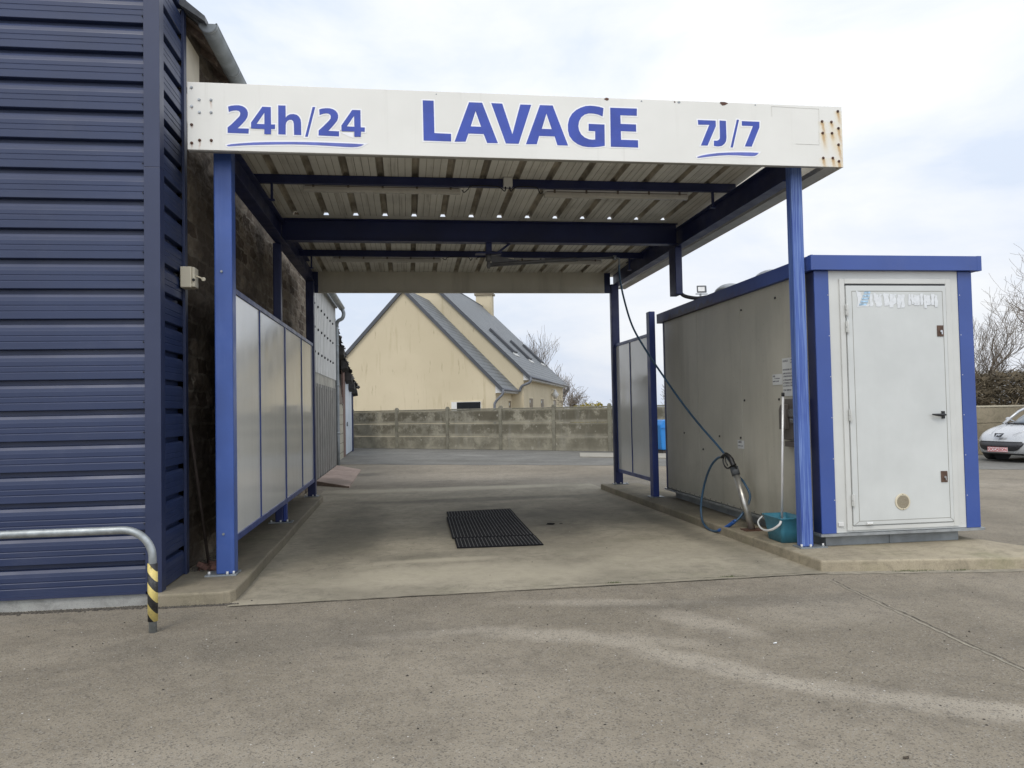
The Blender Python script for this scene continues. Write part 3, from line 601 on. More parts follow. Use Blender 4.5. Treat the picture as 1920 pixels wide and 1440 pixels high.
ROOFM = mat('grimy_white_roof_sheet', (.70, .685, .62), .55, var=.1, vs=1.5, streak=.55, sc=(.2, .17, .12), sz=(9, .35, 9), dirt=.3, dc=(.24, .22, .17), ds=2.4)
sheet(6.72, 9.99, 0, .042).build('roof_sheet', [ROOFM, GROOVE], cp, fix=False)
b = MB(); b.poly([(-1.78, 9.93, roofz(9.93)-.004), (3.885, 9.93, roofz(9.93)-.004), (3.885, 10.3, roofz(10.3)-.004), (-1.78, 10.3, roofz(10.3)-.004)]); b.build('lap_strip', ROOFM, cp, fix=False)
sheet(10.3, 13.75, .004, .042).build('roof_sheet', [ROOFM, GROOVE], cp, fix=False)

def fascia_mat():
    exec_env = None
    s = NT('white_fascia_enamel'); col = s.mix(s.ramp(s.noise(1.2, 4), .3, .7), (.69, .68, .63), (.74, .73, .68))
    st = s.noise(1, 5, .7, s.pos(scale=(12, 12, .5)))
    col = s.mix(s.math('MULTIPLY', s.ramp(st, .55, .8), .25), col, (.45, .43, .37))
    sep = s.n('ShaderNodeSeparateXYZ'); s.l(s.pos(), sep.inputs[0]); X, Z = sep.outputs[0], sep.outputs[2]
    wob = s.math('MULTIPLY', s.math('SUBTRACT', s.noise(30, 3), .5), .03)
    for i, (x, z) in enumerate(BOLT_R+BOLT_L):
        right = i < len(BOLT_R); ln = (.16 if right else .07)*(1+.5*math.sin(i*2.3)); w = .022 if right else .012
        if not right and i % 10 in (0, 1, 4, 5): continue
        dz = s.math('SUBTRACT', z, Z); slope = s.math('MULTIPLY', dz, .16 if right else 0)
        dx = s.math('ABSOLUTE', s.math('SUBTRACT', s.math('SUBTRACT', s.math('ADD', X, wob), x), slope))
        m1 = s.ramp(dx, w, w*.2); m2 = s.ramp(dz, ln, .01); m3 = s.math('GREATER_THAN', dz, 0.)
        mm = s.math('MULTIPLY', s.math('MULTIPLY', m1, m2), m3)
        col = s.mix(s.math('MULTIPLY', mm, .85 if right else .5), col, (.36, .16, .05))
        if right:
            m4 = s.math('MULTIPLY', s.math('MULTIPLY', s.ramp(dx, .06, .0), s.ramp(dz, .3, .0)), m3)
            col = s.mix(s.math('MULTIPLY', m4, .4), col, (.66, .5, .2))
    return s.fin(col, .32, spec=.5)
FASC = fascia_mat()
def fbox(y0, y1, x0, x1, zb0, zb1, zt0, zt1):
    b = MB(); i = b.add([(x0, y0, zb0), (x1, y0, zb1), (x1, y1, zb1), (x0, y1, zb0), (x0, y0, zt0), (x1, y0, zt1), (x1, y1, zt1), (x0, y1, zt0)])
    for q in ((0, 1, 5, 4), (2, 3, 7, 6), (0, 4, 7, 3), (1, 2, 6, 5), (4, 5, 6, 7), (0, 3, 2, 1)): b.face([i+k for k in q])
    return b
fa = fbox(6.70, 6.712, -1.818, 4.148, 3.748, 3.737, 4.33, 4.32)
fa.build('front_fascia', FASC, cp, bevel=.003)
GREYTR = mat('fascia_grey_return', (.34, .33, .3), .5, var=.12, dirt=.4, dc=(.15, .13, .1), ds=3)
b = MB(); b.box(-1.815, 4.09, 6.713, 6.76, 3.741, 3.746); b.box(-1.815, 4.14, 6.696, 6.700, 4.322, 4.332) if False else None
b.build('bottom_return', GREYTR, cp)
b = MB(); b.box(4.136, 4.148, 6.714, 14.1, 3.737, 4.32); b.build('side_fascia', FASC, cp, bevel=.003)
b = MB(); b.box(3.99, 4.135, 6.765, 14.1, 3.742, 3.748); b.box(3.985, 3.989, 6.765, 14.1, 3.742, 3.79); b.build('side_return', GREYTR, cp)
b = MB(); b.box(-1.50, 3.555, 13.39, 13.42, 3.555, 3.972); b.box(-1.5, 3.555, 13.33, 13.389, 3.556, 3.56); b.build('rear_fascia', BACKFASCIA, cp, bevel=.003)
b = MB(); b.box(3.558, 3.67, 13.40, 13.44, 3.56, 3.97); b.box(-1.66, -1.503, 13.40, 13.44, 3.56, 3.95); b.build('beam_end_plate', DARKBLUE, cp)
LETTER = mat('blue_sign_vinyl', (.03, .062, .35), .38, var=.12, vs=5, dirt=.2, dc=(.12, .16, .5), ds=3)
HALO = mat('white_letter_outline', (.82, .82, .83), .35, var=.02)
SWO = mat('faded_blue_vinyl', (.1, .13, .43), .4, var=.15, vs=6)
for k, loops in GLYPHS.items():
    m = SWO if 'swoosh' in k else LETTER
    o = flat_shape('lettering' if 'swoosh' not in k else 'underline', loops, m, 6.6965, .001, cp)
    flat_shape('letter_outline', loops, HALO, 6.6985, .001, cp, offset=.012)
for (x, z) in BOLT_L+BOLT_R:
    b = MB(); b.tube([(x, 6.7, z), (x, 6.692, z)], [.0135, .011], 10); b.tube([(x, 6.692, z), (x, 6.687, z)], .007, 6); b.build('fascia_bolt', RUST if x > 0 or z < 3.97 else STEEL, cp)
def blob(x, z, r, m, squash=.5, seed=0, nm='chip'):
    rnd = random.Random(seed); b = MB(); y = 6.6984
    b.poly([(x+r*math.cos(a*.628)*rnd.uniform(.7, 1.2), y, min(4.325, z+r*squash*math.sin(a*.628)*rnd.uniform(.6, 1.2))) for a in range(10)]); return b.build(nm, m, cp, fix=False)
blob(1.842, 4.313, .023, RUST, .6, 1); blob(2.965, 4.314, .038, RUST, .55, 2); blob(2.172, 4.304, .008, ZINC, 1, 3); blob(2.489, 4.308, .009, RUST, .8, 4); blob(2.53, 4.305, .014, ZINC, .8, 5); blob(3.276, 4.306, .007, ZINC, 1, 6)
blob(1.592, 3.877, .013, RUST, 1, 7); blob(1.675, 3.862, .01, RUST, 1, 8); blob(.911, 3.876, .008, RUST, 1, 9); blob(.29, 4.30, .006, ZINC, 1, 10)
b = MB(); LN = mat('sticker_ghost_edge', (.56, .55, .5), .6)
for (x0, z0, x1, z1) in ((3.44, 4.30, 3.915, 4.292), (3.915, 4.292, 3.906, 3.947), (3.906, 3.947, 3.67, 3.949), (3.44, 4.2, 3.438, 4.30)):
    b.bar((x0, 6.6985, z0), (x1, 6.6985, z1), .0015, .0025, up=(0, 0, 1)) if abs(x1-x0) > abs(z1-z0) else b.bar((x0, 6.6985, z0), (x1, 6.6985, z1), .0025, .0015, up=(0, 1, 0))
b.build('sticker_ghost', LN, cp)
# conduit box hanging from the right side beam
b = MB(); b.box(3.69, 3.80, 10.05, 10.40, 3.075, 3.70) if False else b.box(3.70, 3.80, 10.10, 10.36, 3.04, 3.70); du = b.build('cable_duct', DARKBLUE, cp, bevel=.008)
b = MB(); b.tube(smooth_path([(3.79, 10.2, 3.08), (3.84, 10.18, 3.03), (3.92, 10.15, 3.0), (4.02, 10.12, 2.985), (4.14, 10.1, 3.0)], 6), .026, 10)
b.build('cable_sleeve', BLACK, du)
# tube lights
def tube_light(x0, x1, y, z, label):
    t = thing('tube_light', label, 'light', ((x0+x1)/2, y, z), 'fluorescent battens under the canopy roof')
    b = MB(); b.box(x0, x1, y-.05, y+.05, z-.015, z+.03); b.build('housing', WHITEPL, t, bevel=.01)
    b = MB()
    b.prism([(x0+.01, y-.047, z-.017), (x0+.01, y-.04, z-.06), (x0+.01, y-.02, z-.075), (x0+.01, y+.02, z-.075), (x0+.01, y+.04, z-.06), (x0+.01, y+.047, z-.017)], (x1-x0-.02, 0, 0)); b.build('diffuser', mat_diff, t, bevel=.006)
    for k in range(5):
        x = x0+.12+k*(x1-x0-.24)/4; b = MB(); b.box(x-.012, x+.012, y-.054, y-.0515, z-.035, z+.005); b.build('clip', mat_clip, t)
    b = MB(); b.box(x0+.03, x1-.03, y-.0510, y-.048, z-.024, z-.017); b.build('seal_line', mat_clip, t)
    return t
mat_diff = mat('aged_diffuser', (.5, .48, .43), .3, var=.08, dirt=.35, dc=(.3, .27, .22), ds=5)
mat_clip = mat('brown_clip', (.15, .12, .1), .6)
tube_light(-1.11, .63, 8.53, 4.0, 'front left fluorescent batten under the canopy roof')
tube_light(1.576, 3.30, 8.53, 3.985, 'front right fluorescent batten under the canopy roof')
tube_light(-1.125, .556, 11.95, 3.89, 'rear left fluorescent batten nearest the back fascia')
tube_light(1.71, 3.142, 11.95, 3.875, 'rear right fluorescent batten behind the swing boom')
jb = thing('junction_box', 'small grey junction box on the front roof purlin between the two battens', 'junction box', (1.14, 8.37, 4.03))
b = MB(); b.box(1.092, 1.192, 8.33, 8.398, 3.975, 4.075); b.build('box', WHITEPL, jb, bevel=.006)
dots('cable_gland', [(1.115, 8.36, 3.975), (1.165, 8.36, 3.975)], .009, BLACK, jb, 'tube', (0, 0, -1), .03)
for ci, P in enumerate(([(1.115, 8.36, 3.95), (1.10, 8.37, 3.93), (1.02, 8.39, 3.985), (.75, 8.39, 3.985), (.70, 8.4, 3.95), (.66, 8.45, 3.93), (.64, 8.5, 3.97)], [(1.165, 8.36, 3.95), (1.18, 8.37, 3.93), (1.25, 8.39, 3.985), (1.46, 8.39, 3.985), (1.50, 8.4, 3.94), (1.53, 8.45, 3.93), (1.56, 8.5, 3.97)], [(.57, 11.9, 3.87), (.62, 11.85, 3.84), (.66, 11.8, 3.87), (.95, 11.79, 3.87), (1.0, 11.79, 3.82), (1.03, 11.79, 3.86)], [(1.1, 11.79, 3.83), (1.14, 11.79, 3.87), (1.5, 11.79, 3.87), (1.6, 11.85, 3.84), (1.68, 11.9, 3.86)])):
    cb = MB(); cb.tube(smooth_path(P, 5), .006, 6)
    tag(cb.build('lighting_cable', BLACK), ['thin black cable from the front left batten to the junction box', 'thin black cable from the junction box to the front right batten', 'thin black cable looping from the rear left batten along the rear purlin', 'thin black cable looping from the rear right batten along the rear purlin'][ci], 'cable')

# ================================================================== SPLASH SCREENS
def screenmat():
    s = NT('glossy_screen_panel'); col = s.mix(s.ramp(s.noise(.8, 6), .3, .7), (.64, .64, .60), (.70, .70, .67))
    st = s.noise(1, 5, .7, s.pos(scale=(7, 7, .4))); col = s.mix(s.math('MULTIPLY', s.ramp(st, .5, .78), .15), col, (.4, .39, .35))
    r = s.ramp(s.noise(2.5, 6, .7), .3, .75, .07, .17); return s.fin(col, r, spec=.7)
SCR = screenmat()
def screen(nm, lab, x, ys, z0, z1, thick_at=(), legs=()):
    t = thing(nm, lab, 'screen', (x, ys[0], 0))
    fr = MB(); fr.box(x-.02, x+.02, ys[0], ys[-1], z1-.05, z1); fr.box(x-.02, x+.02, ys[0], ys[-1], z0, z0+.06)
    for i, y in enumerate(ys[1:-1]):
        w = .03 if i+1 in thick_at else .012
        fr.box(x-.018, x+.018, y-w, y+w, z0+.061, z1-.051)
    for y in (ys[0], ys[-1]): fr.box(x-.018, x+.018, y-.012, y+.012, z0+.061, z1-.051)
    fr.build('frame', TRIMSCR, t, bevel=.003)
    for a, c in zip(ys, ys[1:]):
        b = MB(); b.box(x-.006, x+.006, a+.014, c-.014, z0+.06, z1-.05); b.build('panel', SCR, t)
    for (lx0, lx1, ly0, ly1, lz) in legs:
        b = MB(); b.box(lx0, lx1, ly0, ly1, .112, lz); p = b.build('post', DARKBLUE2, t, bevel=.008)
        b = MB(); b.box(lx0-.04, lx1+.07, ly0-.03, ly1+.03, .1, .112); b.build('base_plate', ZINC, p)
    return t
TRIMSCR = mat('screen_frame_blue', (.03, .055, .2), .4, var=.15, vs=3, dirt=.2, dc=(.08, .09, .12), ds=5)
DARKBLUE2 = mat('blue_screen_post', (.02, .04, .18), .42, var=.15, vs=2, dirt=.2, dc=(.05, .06, .1), ds=4)
screen('splash_screen', 'long splash screen of four pale panels along the left posts', -1.575, [7.105, 8.45, 10.16, 11.69, 13.04], .345, 2.655, (2,), [(-1.60, -1.555, 10.12, 10.2, .344)])
screen('splash_screen', 'short splash screen of two pale panels at the right rear post', 3.745, [11.46, 12.5, 13.37], .325, 2.63, (), [(3.695, 3.79, 11.3, 11.45, 2.955)])
# ================================================================== SWING BOOM AND HOSE
bm_ = thing('swing_boom', 'swivelling hose boom hanging under the middle roof beam', 'boom', (1.1, 10.2, 3.5))
GREYB = mat('boom_grey', (.11, .11, .11), .5, var=.2, dirt=.3, dc=(.2, .19, .17), ds=9)
b = MB(); b.box(1.07, 1.15, 10.12, 10.22, 3.60, 3.74); b.box(.93, 1.28, 10.1, 10.24, 3.585, 3.60); b.bar((1.22, 10.17, 3.6), (1.42, 10.17, 3.75), .02, .03); b.build('mounting_bracket', DARKBLUE, bm_, bevel=.003)
b = MB(); b.tube([(1.11, 10.2, 3.585), (1.11, 10.2, 3.50)], .04, 12); b.tube([(1.11, 10.2, 3.5), (1.11, 10.2, 3.43), (1.11, 10.2, 3.40)], [.022, .03, .02], 10); b.build('swivel', GREYB, bm_)
b = MB(); b.prism([(1.15, 10.21, 3.44), (1.75, 10.26, 3.48), (1.2, 10.21, 3.58), (1.15, 10.21, 3.58)], (0, .008, 0)); b.build('gusset', GREYB, bm_)
b = MB(); b.tube([(1.13, 10.2, 3.455), (2.05, 10.3, 3.54), (2.93, 10.4, 3.60)], [.022, .022, .016], 10); b.tube([(1.9, 10.285, 3.527), (2.35, 10.335, 3.558)], .03, 10); b.tube([(1.13, 10.18, 3.425), (1.9, 10.27, 3.50)], .009, 6); b.build('arm', GREYB, bm_)
b = MB(); b.tube([(2.90, 10.4, 3.60), (2.94, 10.4, 3.598)], .035, 10); b.tube([(2.93, 10.4, 3.60), (2.985, 10.4, 3.59), (2.985, 10.4, 3.50)], .014, 8); b.build('hose_joint', ZINC, bm_)
HOSEM = mat('dark_teal_blue_hose', (.03, .075, .13), .45, var=.25, vs=4, dirt=.2, dc=(.03, .035, .04), ds=6)
HOSEL = mat('blue_hose_sleeve', (.02, .09, .32), .4, var=.2, vs=6)
A = [(2.985, 10.4, 3.51), (2.985, 10.4, 3.360), (3.018, 10.350, 3.051), (3.089, 10.200, 2.621), (3.207, 10.000, 2.271), (3.355, 9.800, 1.933), (3.494, 9.500, 1.570), (3.580, 9.100, 1.265), (3.627, 8.650, 1.019), (3.655, 8.420, 0.874)]
B_ = [(3.675, 8.34, 0.80), (3.715, 8.33, 0.70), (3.80, 8.33, 0.60), (3.84, 8.27, 0.45), (3.76, 8.24, 0.30), (3.64, 8.27, 0.16), (3.545, 8.5, 0.035), (3.53, 8.759, 0.02), (3.53, 8.944, 0.100), (3.55, 9.015, 0.285), (3.57, 8.927, 0.553), (3.59, 8.779, 0.758), (3.61, 8.629, 0.863), (3.62, 8.503, 0.889)]
ho = thing('pressure_hose', 'long blue pressure hose sagging from the boom to the lance holder', 'hose', (3.6, 8.5, 0))
b = MB(); b.tube(smooth_path(A+B_, 7), .0135, 9); b.build('hose', HOSEM, ho)
b = MB(); b.tube(smooth_path([(3.64, 8.268, .17), (3.59, 8.37, .095), (3.55, 8.49, .04)], 5), .022, 9); b.tube([(3.66, 8.26, .19), (3.645, 8.266, .172)], .02, 8); b.build('hose_sleeve', HOSEL, ho)
gun = MB()
gun.tube([(3.62, 8.52, .886), (3.62, 8.46, .905)], .018, 9)
gun.tube(smooth_path([(3.62, 8.47, .905), (3.62, 8.40, .925), (3.64, 8.33, .89), (3.66, 8.28, .80)], 5), [.02]*5+[.026]*6+[.03]*5, 10)
gun.tube([(3.68, 8.29, .82), (3.705, 8.31, .75)], .014, 8)
sg = gun.build('spray_gun', BLACK, ho)
b = MB(); b.tube(smooth_path([(3.62, 8.44, .905), (3.615, 8.47, .85), (3.62, 8.44, .79), (3.63, 8.38, .765), (3.645, 8.33, .79)], 6), .009, 8); b.tube(smooth_path([(3.62, 8.41, .89), (3.62, 8.405, .84), (3.63, 8.38, .80)], 4), .007, 8); b.build('trigger_guard', BLACK, sg)
hp = thing('lance_holder', 'slanted steel tube holding the spray lance on the platform edge', 'lance holder', (3.76, 8.08, .1))
b = MB(); b.tube([(3.765, 8.08, .11), (3.70, 8.33, .72)], .037, 20); b.build('tube', mat('brushed_steel_tube', (.42, .41, .38), .38, metal=.8, var=.2, vs=10, dirt=.3, dc=(.2, .17, .13), ds=9), hp)
b = MB(); b.tube([(3.703, 8.318, .69), (3.692, 8.352, .78)], [.047, .05], 18); b.build('rubber_collar', mat('grey_rubber', (.07, .075, .08), .7, var=.2), hp)
b = MB(); b.box(3.66, 3.88, 8.0, 8.16, .1, .111); b.build('base_plate', RUST, hp)

# ================================================================== KIOSK
F = 6.95; K0, K1 = 3.955, 5.635; KB = 11.42; KZ0, KZ1 = .232, 2.79
kk = thing('technical_kiosk', 'pale grey technical kiosk with blue corner trims and a flat blue edged roof', 'kiosk', (4.8, 9.2, .1))
b = MB(); b.box(K0+.03, K1-.03, F+.03, KB-.03, KZ0+.01, KZ1); b.build('core', KIOSKSIDE, kk)
seams = [F+.16, 8.66, 10.03, KB-.06]
for a, c in zip(seams, seams[1:]):
    b = MB(); b.box(K0-.002, K0+.028, a+.004, c-.004, KZ0+.005, KZ1); b.build('side_panel', KIOSKSIDE, kk, bevel=.002)
    b = MB(); b.box(K1-.028, K1+.002, a+.002, c-.002, KZ0+.005, KZ1); b.build('side_panel', KIOSKFRONT, kk, bevel=.002)
b = MB(); b.box(K0+.06, K1-.06, KB-.03, KB-.005, KZ0, KZ1); b.build('rear_panel', KIOSKSIDE, kk)
b = MB(); b.box(K0-.006, K0+.145, F-.006, F+.012, KZ0-.003, KZ1-.001); b.build('corner_trim', TRIMBLUE, kk, bevel=.004)
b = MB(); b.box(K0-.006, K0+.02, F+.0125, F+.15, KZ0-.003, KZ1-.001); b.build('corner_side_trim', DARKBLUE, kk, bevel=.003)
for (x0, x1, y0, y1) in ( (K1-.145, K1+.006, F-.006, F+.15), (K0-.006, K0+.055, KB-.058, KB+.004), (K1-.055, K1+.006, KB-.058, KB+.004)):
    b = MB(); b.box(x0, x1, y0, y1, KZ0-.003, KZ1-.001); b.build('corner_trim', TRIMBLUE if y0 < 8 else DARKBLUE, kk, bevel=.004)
b = MB(); b.box(K0-.03, K1+.03, F-.03, KB+.03, KZ0-.028, KZ0-.004); b.build('floor_pan', STEEL, kk)
b = MB(); b.box(4.02, 5.44, F+.06, F+.12, .1, KZ0-.03); b.box(4.02, 4.08, F+.12, KB-.2, .1, KZ0-.03); b.box(5.38, 5.44, F+.12, KB-.2, .1, KZ0-.03)
b.box(4.69, 4.72, F+.052, F+.062, .1, KZ0-.03); b.build('skid_base', ZINC, kk, bevel=.003)
def roofedge_mat():
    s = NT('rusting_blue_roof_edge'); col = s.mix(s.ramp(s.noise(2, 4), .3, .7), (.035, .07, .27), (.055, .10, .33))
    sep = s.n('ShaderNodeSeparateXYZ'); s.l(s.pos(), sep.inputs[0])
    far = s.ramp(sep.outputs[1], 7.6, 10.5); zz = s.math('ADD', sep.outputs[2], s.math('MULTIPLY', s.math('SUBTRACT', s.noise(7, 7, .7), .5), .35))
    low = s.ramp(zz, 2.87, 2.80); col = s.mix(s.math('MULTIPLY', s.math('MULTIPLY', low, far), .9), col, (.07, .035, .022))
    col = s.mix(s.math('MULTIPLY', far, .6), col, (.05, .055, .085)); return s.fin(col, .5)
RE = roofedge_mat()
b = MB(); b.box(K0-.06, K1+.075, F-.06, F-.045, KZ1+.0, KZ1+.145); b.box(K0-.064, K0-.04, F-.062, F+.0, KZ1-.002, KZ1+.147); b.box(K1+.03, K1+.08, F-.062, F+.0, KZ1-.002, KZ1+.147); b.build('front_roof_edge', TRIMBLUE, kk, bevel=.003)
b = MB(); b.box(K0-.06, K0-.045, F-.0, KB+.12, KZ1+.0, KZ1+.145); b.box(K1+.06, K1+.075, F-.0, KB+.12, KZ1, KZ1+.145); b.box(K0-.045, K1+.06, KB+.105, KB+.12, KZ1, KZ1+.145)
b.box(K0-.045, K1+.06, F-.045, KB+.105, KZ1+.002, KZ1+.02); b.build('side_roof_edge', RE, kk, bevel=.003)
b = MB(); b.box(K0-.044, K1+.059, F-.044, KB+.104, KZ1+.1, KZ1+.13); b.build('roof_deck', ZINC, kk)
for (x, y) in ((4.6, 10.35), (4.6, 9.1)):
    b = MB(); z0 = KZ1+.13
    b.tube([(x, y, z0), (x, y, z0+.12)], .12, 16); b.grid(lambda u, v: (x+.23*math.cos(2*math.pi*u)*math.cos(v*1.57), y+.23*math.sin(2*math.pi*u)*math.cos(v*1.57), z0+(.16 if y > 10 else .13)+.15*math.sin(v*1.57)), 20, 8, True, True)
    b.build('roof_vent', STEEL, kk)
# front: frame, door
b = MB(); b.box(K0+.147, K1-.147, F+.004, F+.03, KZ0, KZ1); b.build('front_panel', KIOSKFRONT, kk)
b = MB(); y0, y1 = F-.012, F+.003
b.box(4.21, 4.262, y0, y1, .25, 2.71); b.box(5.345, 5.40, y0, y1, .25, 2.71); b.box(4.263, 5.344, y0, y1, 2.662, 2.71); b.box(4.263, 5.344, y0, y1, .25, .29); b.build('door_frame', KIOSKFRONT, kk, bevel=.004)
b = MB(); b.box(4.266, 5.342, F-.006, F+.002, 2.645, 2.661); b.build('door_gap', BLACK, kk)
DRM = panelmat('door_pale_grey', (.56, .575, .555), .08, (.3, .3, .26), .35, False)
b = MB(); b.box(4.27, 5.338, F-.022, F+.001, .30, 2.642); dr = b.build('door', DRM, kk, bevel=.004)
b = MB()
for (x0, x1, z0, z1) in ((4.33, 5.30, .338, .342), (4.33, 5.30, 2.584, 2.589), (4.328, 4.332, .34, 2.586), (5.298, 5.302, .34, 2.586)): b.box(x0, x1, F-.0235, F-.022, z0, z1)
b.bar((4.28, F-.0228, .305), (4.33, F-.0228, .34), .002, .003); b.bar((5.335, F-.0228, .305), (5.30, F-.0228, .34), .002, .003)
b.build('panel_seam', mat('dark_seam_line', (.22, .21, .18), .7), dr)  # thin dark lines drawn along the door's panel seam
for z0, z1 in ((2.34, 2.455), (2.17, 2.29), (1.305, 1.43), (.48, .60)):
    b = MB(); b.box(4.255, 4.285, F-.034, F-.0225, z0+(z1-z0)*.1, z0+(z1-z0)*.48); b.box(4.255, 4.285, F-.034, F-.0225, z0+(z1-z0)*.53, z1); b.tube([(4.27, F-.037, z0), (4.27, F-.037, z1)], .0075, 8); b.build('hinge', KIOSKFRONT, dr, bevel=.002)
for x, z in ((5.262, 2.19), (5.245, .745)):
    b = MB(); b.box(x-.035, x+.035, F-.030, F-.0225, z-.055, z+.055); l_ = b.build('lock_plate', mat('brown_lock_plate', (.11, .065, .045), .5, var=.25, vs=20, metal=.4), dr, bevel=.003)
    b = MB(); b.tube([(x+.006, F-.038, z-.005), (x+.006, F-.030, z-.005)], .013, 10); b.box(x, x+.012, F-.045, F-.036, z-.035, z-.01); b.build('lock_cylinder', CHROME, l_)
b = MB(); b.box(5.24, 5.272, F-.036, F-.0225, 1.318, 1.392); b.tube([(5.255, F-.036, 1.356), (5.255, F-.06, 1.356)], .012, 8); b.tube([(5.265, F-.055, 1.356), (5.2, F-.06, 1.354), (5.12, F-.055, 1.362)], [.011, .016, .007], 8); b.build('handle', BLACK, dr, bevel=.002)
v = MB(); v.tube([(4.79, F-.0225, .513), (4.79, F-.030, .513)], [.082, .078], 28); vo = v.build('round_vent', CREAMPL, dr)
b = MB()
for k in range(-6, 7):
    h = math.sqrt(max(0, .064**2-(k*.0095)**2)); b.box(4.79-h, 4.79+h, F-.0315, F-.0302, .513+k*.0095-.0027, .513+k*.0095+.0027)
for dz in (-.071, .071): b.ball((4.79, F-.031, .513+dz), .005, 6)
b.build('slats', mat('vent_slot_brown', (.12, .09, .05), .7), vo)
# torn remains of an old sticker: vertical strips and a striped corner
b = MB(); rnd = random.Random(21); ZL = 2.437
def zz_at(x): return 2.575-.012*(x-4.374)
x = 4.525; kc = 0
TORN = mat('torn_sticker_white', (.68, .70, .71), .6, var=.06, vs=30, dirt=.3, dc=(.55, .6, .64), ds=40)
while x < 5.235:
    w = rnd.uniform(.028, .046)
    if 4.86 < x < 4.895: x += .035; continue
    t = zz_at(x)-rnd.uniform(0, .02); bt = t-rnd.uniform(.10, .14); sk = rnd.uniform(-.03, .012) if x < 4.86 else rnd.uniform(-.008, .008)
    L = [(x+sk+w*rnd.uniform(-.04, .1), F-.0245, bt)]; R = []
    for k in range(1, 6): f = k/6; L.append((x+sk*(1-f)+rnd.uniform(-.006, .004), F-.0245, bt+(t-bt)*f)); R.append((x+w*.86+sk*(1-f)+rnd.uniform(-.006, .006), F-.0245, t-(t-bt)*f))
    ky = kc*.00015; kc += 1; b.poly([(p_[0], p_[1]-ky, p_[2]) for p_ in L+[(x+.004, F-.0245, t), (x+w*.86, F-.0245, t-.004)]+R+[(x+w*.8+sk, F-.0245, bt+.002)]]); x += w
b.poly([(4.374, F-.0245, 2.592), (4.42, F-.0245, 2.575), (4.435, F-.0245, 2.54), (4.40, F-.0245, 2.44), (4.52, F-.0245, 2.46), (4.50, F-.0245, 2.435), (4.38, F-.0245, 2.432), (4.392, F-.0245, 2.50)])
so = b.build('torn_sticker', TORN, dr, fix=False)
b = MB()
for k, (a0, a1, z) in enumerate(((4.455, 4.52, 2.562), (4.442, 4.515, 2.532), (4.43, 4.505, 2.503), (4.415, 4.495, 2.474), (4.40, 4.48, 2.446))):
    b.poly([(a0, F-.0255, z), (a1, F-.0255, z), (a1+.006, F-.0255, z+.02), (a0+.008, F-.0255, z+.02)])
b.build('blue_stripes', mat('faded_sky_blue', (.38, .55, .7), .6, var=.35, vs=25), so, fix=False)
b = MB()
b.box(4.12, 4.175, F-.012, F+.003, .295, .335)
b.tube([(4.40, F-.03, .315), (4.46, F-.03, .315)], .014, 8); b.build('latch', WHITEPL, dr, bevel=.004)
dots('screw', [(x, F-.006, z) for z in (.55, .95, 1.35, 1.75, 2.15, 2.55) for x in (K0+.133, K1-.133)]+[(4.18, F+.002, .28), (5.44, F+.002, .28)], .005, WHITEPL, kk)
dots('wall_bolt', [(K0-.002, y, z) for (y, z) in ((8.579, 1.543), (9.344, 1.095), (8.711, 1.097), (7.727, 1.543), (8.6, 2.62), (7.75, 2.64), (9.9, .9), (10.6, 1.1))], .013, BLACK, kk, 'tube', (-1, 0, 0), .01)
dots('rivet', [(K0-.003, 7.3+k*.185, KZ0+.02) for k in range(22)], .008, BLACK, kk)
# control unit and notices on the bay side of the kiosk
XW = K0-.003
cu = thing('control_unit', 'grey metal coin and control unit behind the scratched right front post', 'control unit', (XW, 7.3, 1.3))
CUM = mat('dull_grey_metal', (.17, .15, .135), .45, metal=.5, var=.15, vs=5, dirt=.3, dc=(.08, .07, .06), ds=7)
b = MB(); b.box(XW-.05, XW-.001, 7.12, 7.56, 1.12, 1.545); b.build('housing', CUM, cu, bevel=.006)
b = MB(); b.prism([(XW-.052, 7.43, 1.23), (XW-.052, 7.555, 1.23), (XW-.052, 7.555, 1.43), (XW-.052, 7.53, 1.475), (XW-.052, 7.50, 1.49), (XW-.052, 7.43, 1.49)], (-.05, 0, 0)); b.build('cover', CUM, cu, bevel=.006)
b = MB(); b.box(XW-.075, XW-.051, 7.20, 7.42, 1.36, 1.44); b.box(XW-.08, XW-.051, 7.30, 7.37, 1.30, 1.34); b.build('coin_slot', CHROME, cu, bevel=.004)
b = MB(); b.box(XW-.06, XW-.001, 7.12, 7.52, 1.05, 1.105); b.build('shelf', CUM, cu)
def notice(lab, y0, y1, z0, z1, lines, size, x=XW-.003, logo=True):
    t = thing('notice', lab, 'notice', (x, (y0+y1)/2, z0))
    b = MB(); b.box(x-.0015, x, y0, y1, z0, z1); b.build('sheet', PAPER, t)
    mt = lambda y, z: Matrix(((0, 0, -1, x-.0022-t.location.x), (-1, 0, 0, y-t.location.y), (0, 1, 0, z-t.location.z), (0, 0, 0, 1)))
    for (s_, yy, zz, sz) in lines: text_mesh(s_, sz, mt(yy, zz), INK, 'print', t)
    return t
notice('tall white wash notice with lines of capitals above the control unit', 7.28, 7.635, 1.575, 1.975,
       [('LAVAGE', 7.62, 1.935, .03), ('INFO', 7.45, 1.945, .02), ('tarifs', 7.46, 1.92, .016), ('INTRODUIRE VOTRE JETON', 7.62, 1.845, .024), ('APPUYER SUR LE BOUTON', 7.62, 1.805, .024), ('CORRESPONDANT A', 7.62, 1.775, .024),
        ('LE PROGRAMME ET', 7.62, 1.735, .024), ('ATTENDRE LE DEPART', 7.62, 1.705, .024), ('A LA FIN DU TEMPS', 7.62, 1.675, .024), ('POUR ARRETER', 7.62, 1.63, .024)], .03)
notice('small white notice at the left of the tall wash notice', 7.645, 7.86, 1.70, 1.815, [('AVIS', 7.85, 1.785, .026), ('En cas de panne', 7.81, 1.765, .018), ('appeler le garage', 7.85, 1.735, .02)], .02)
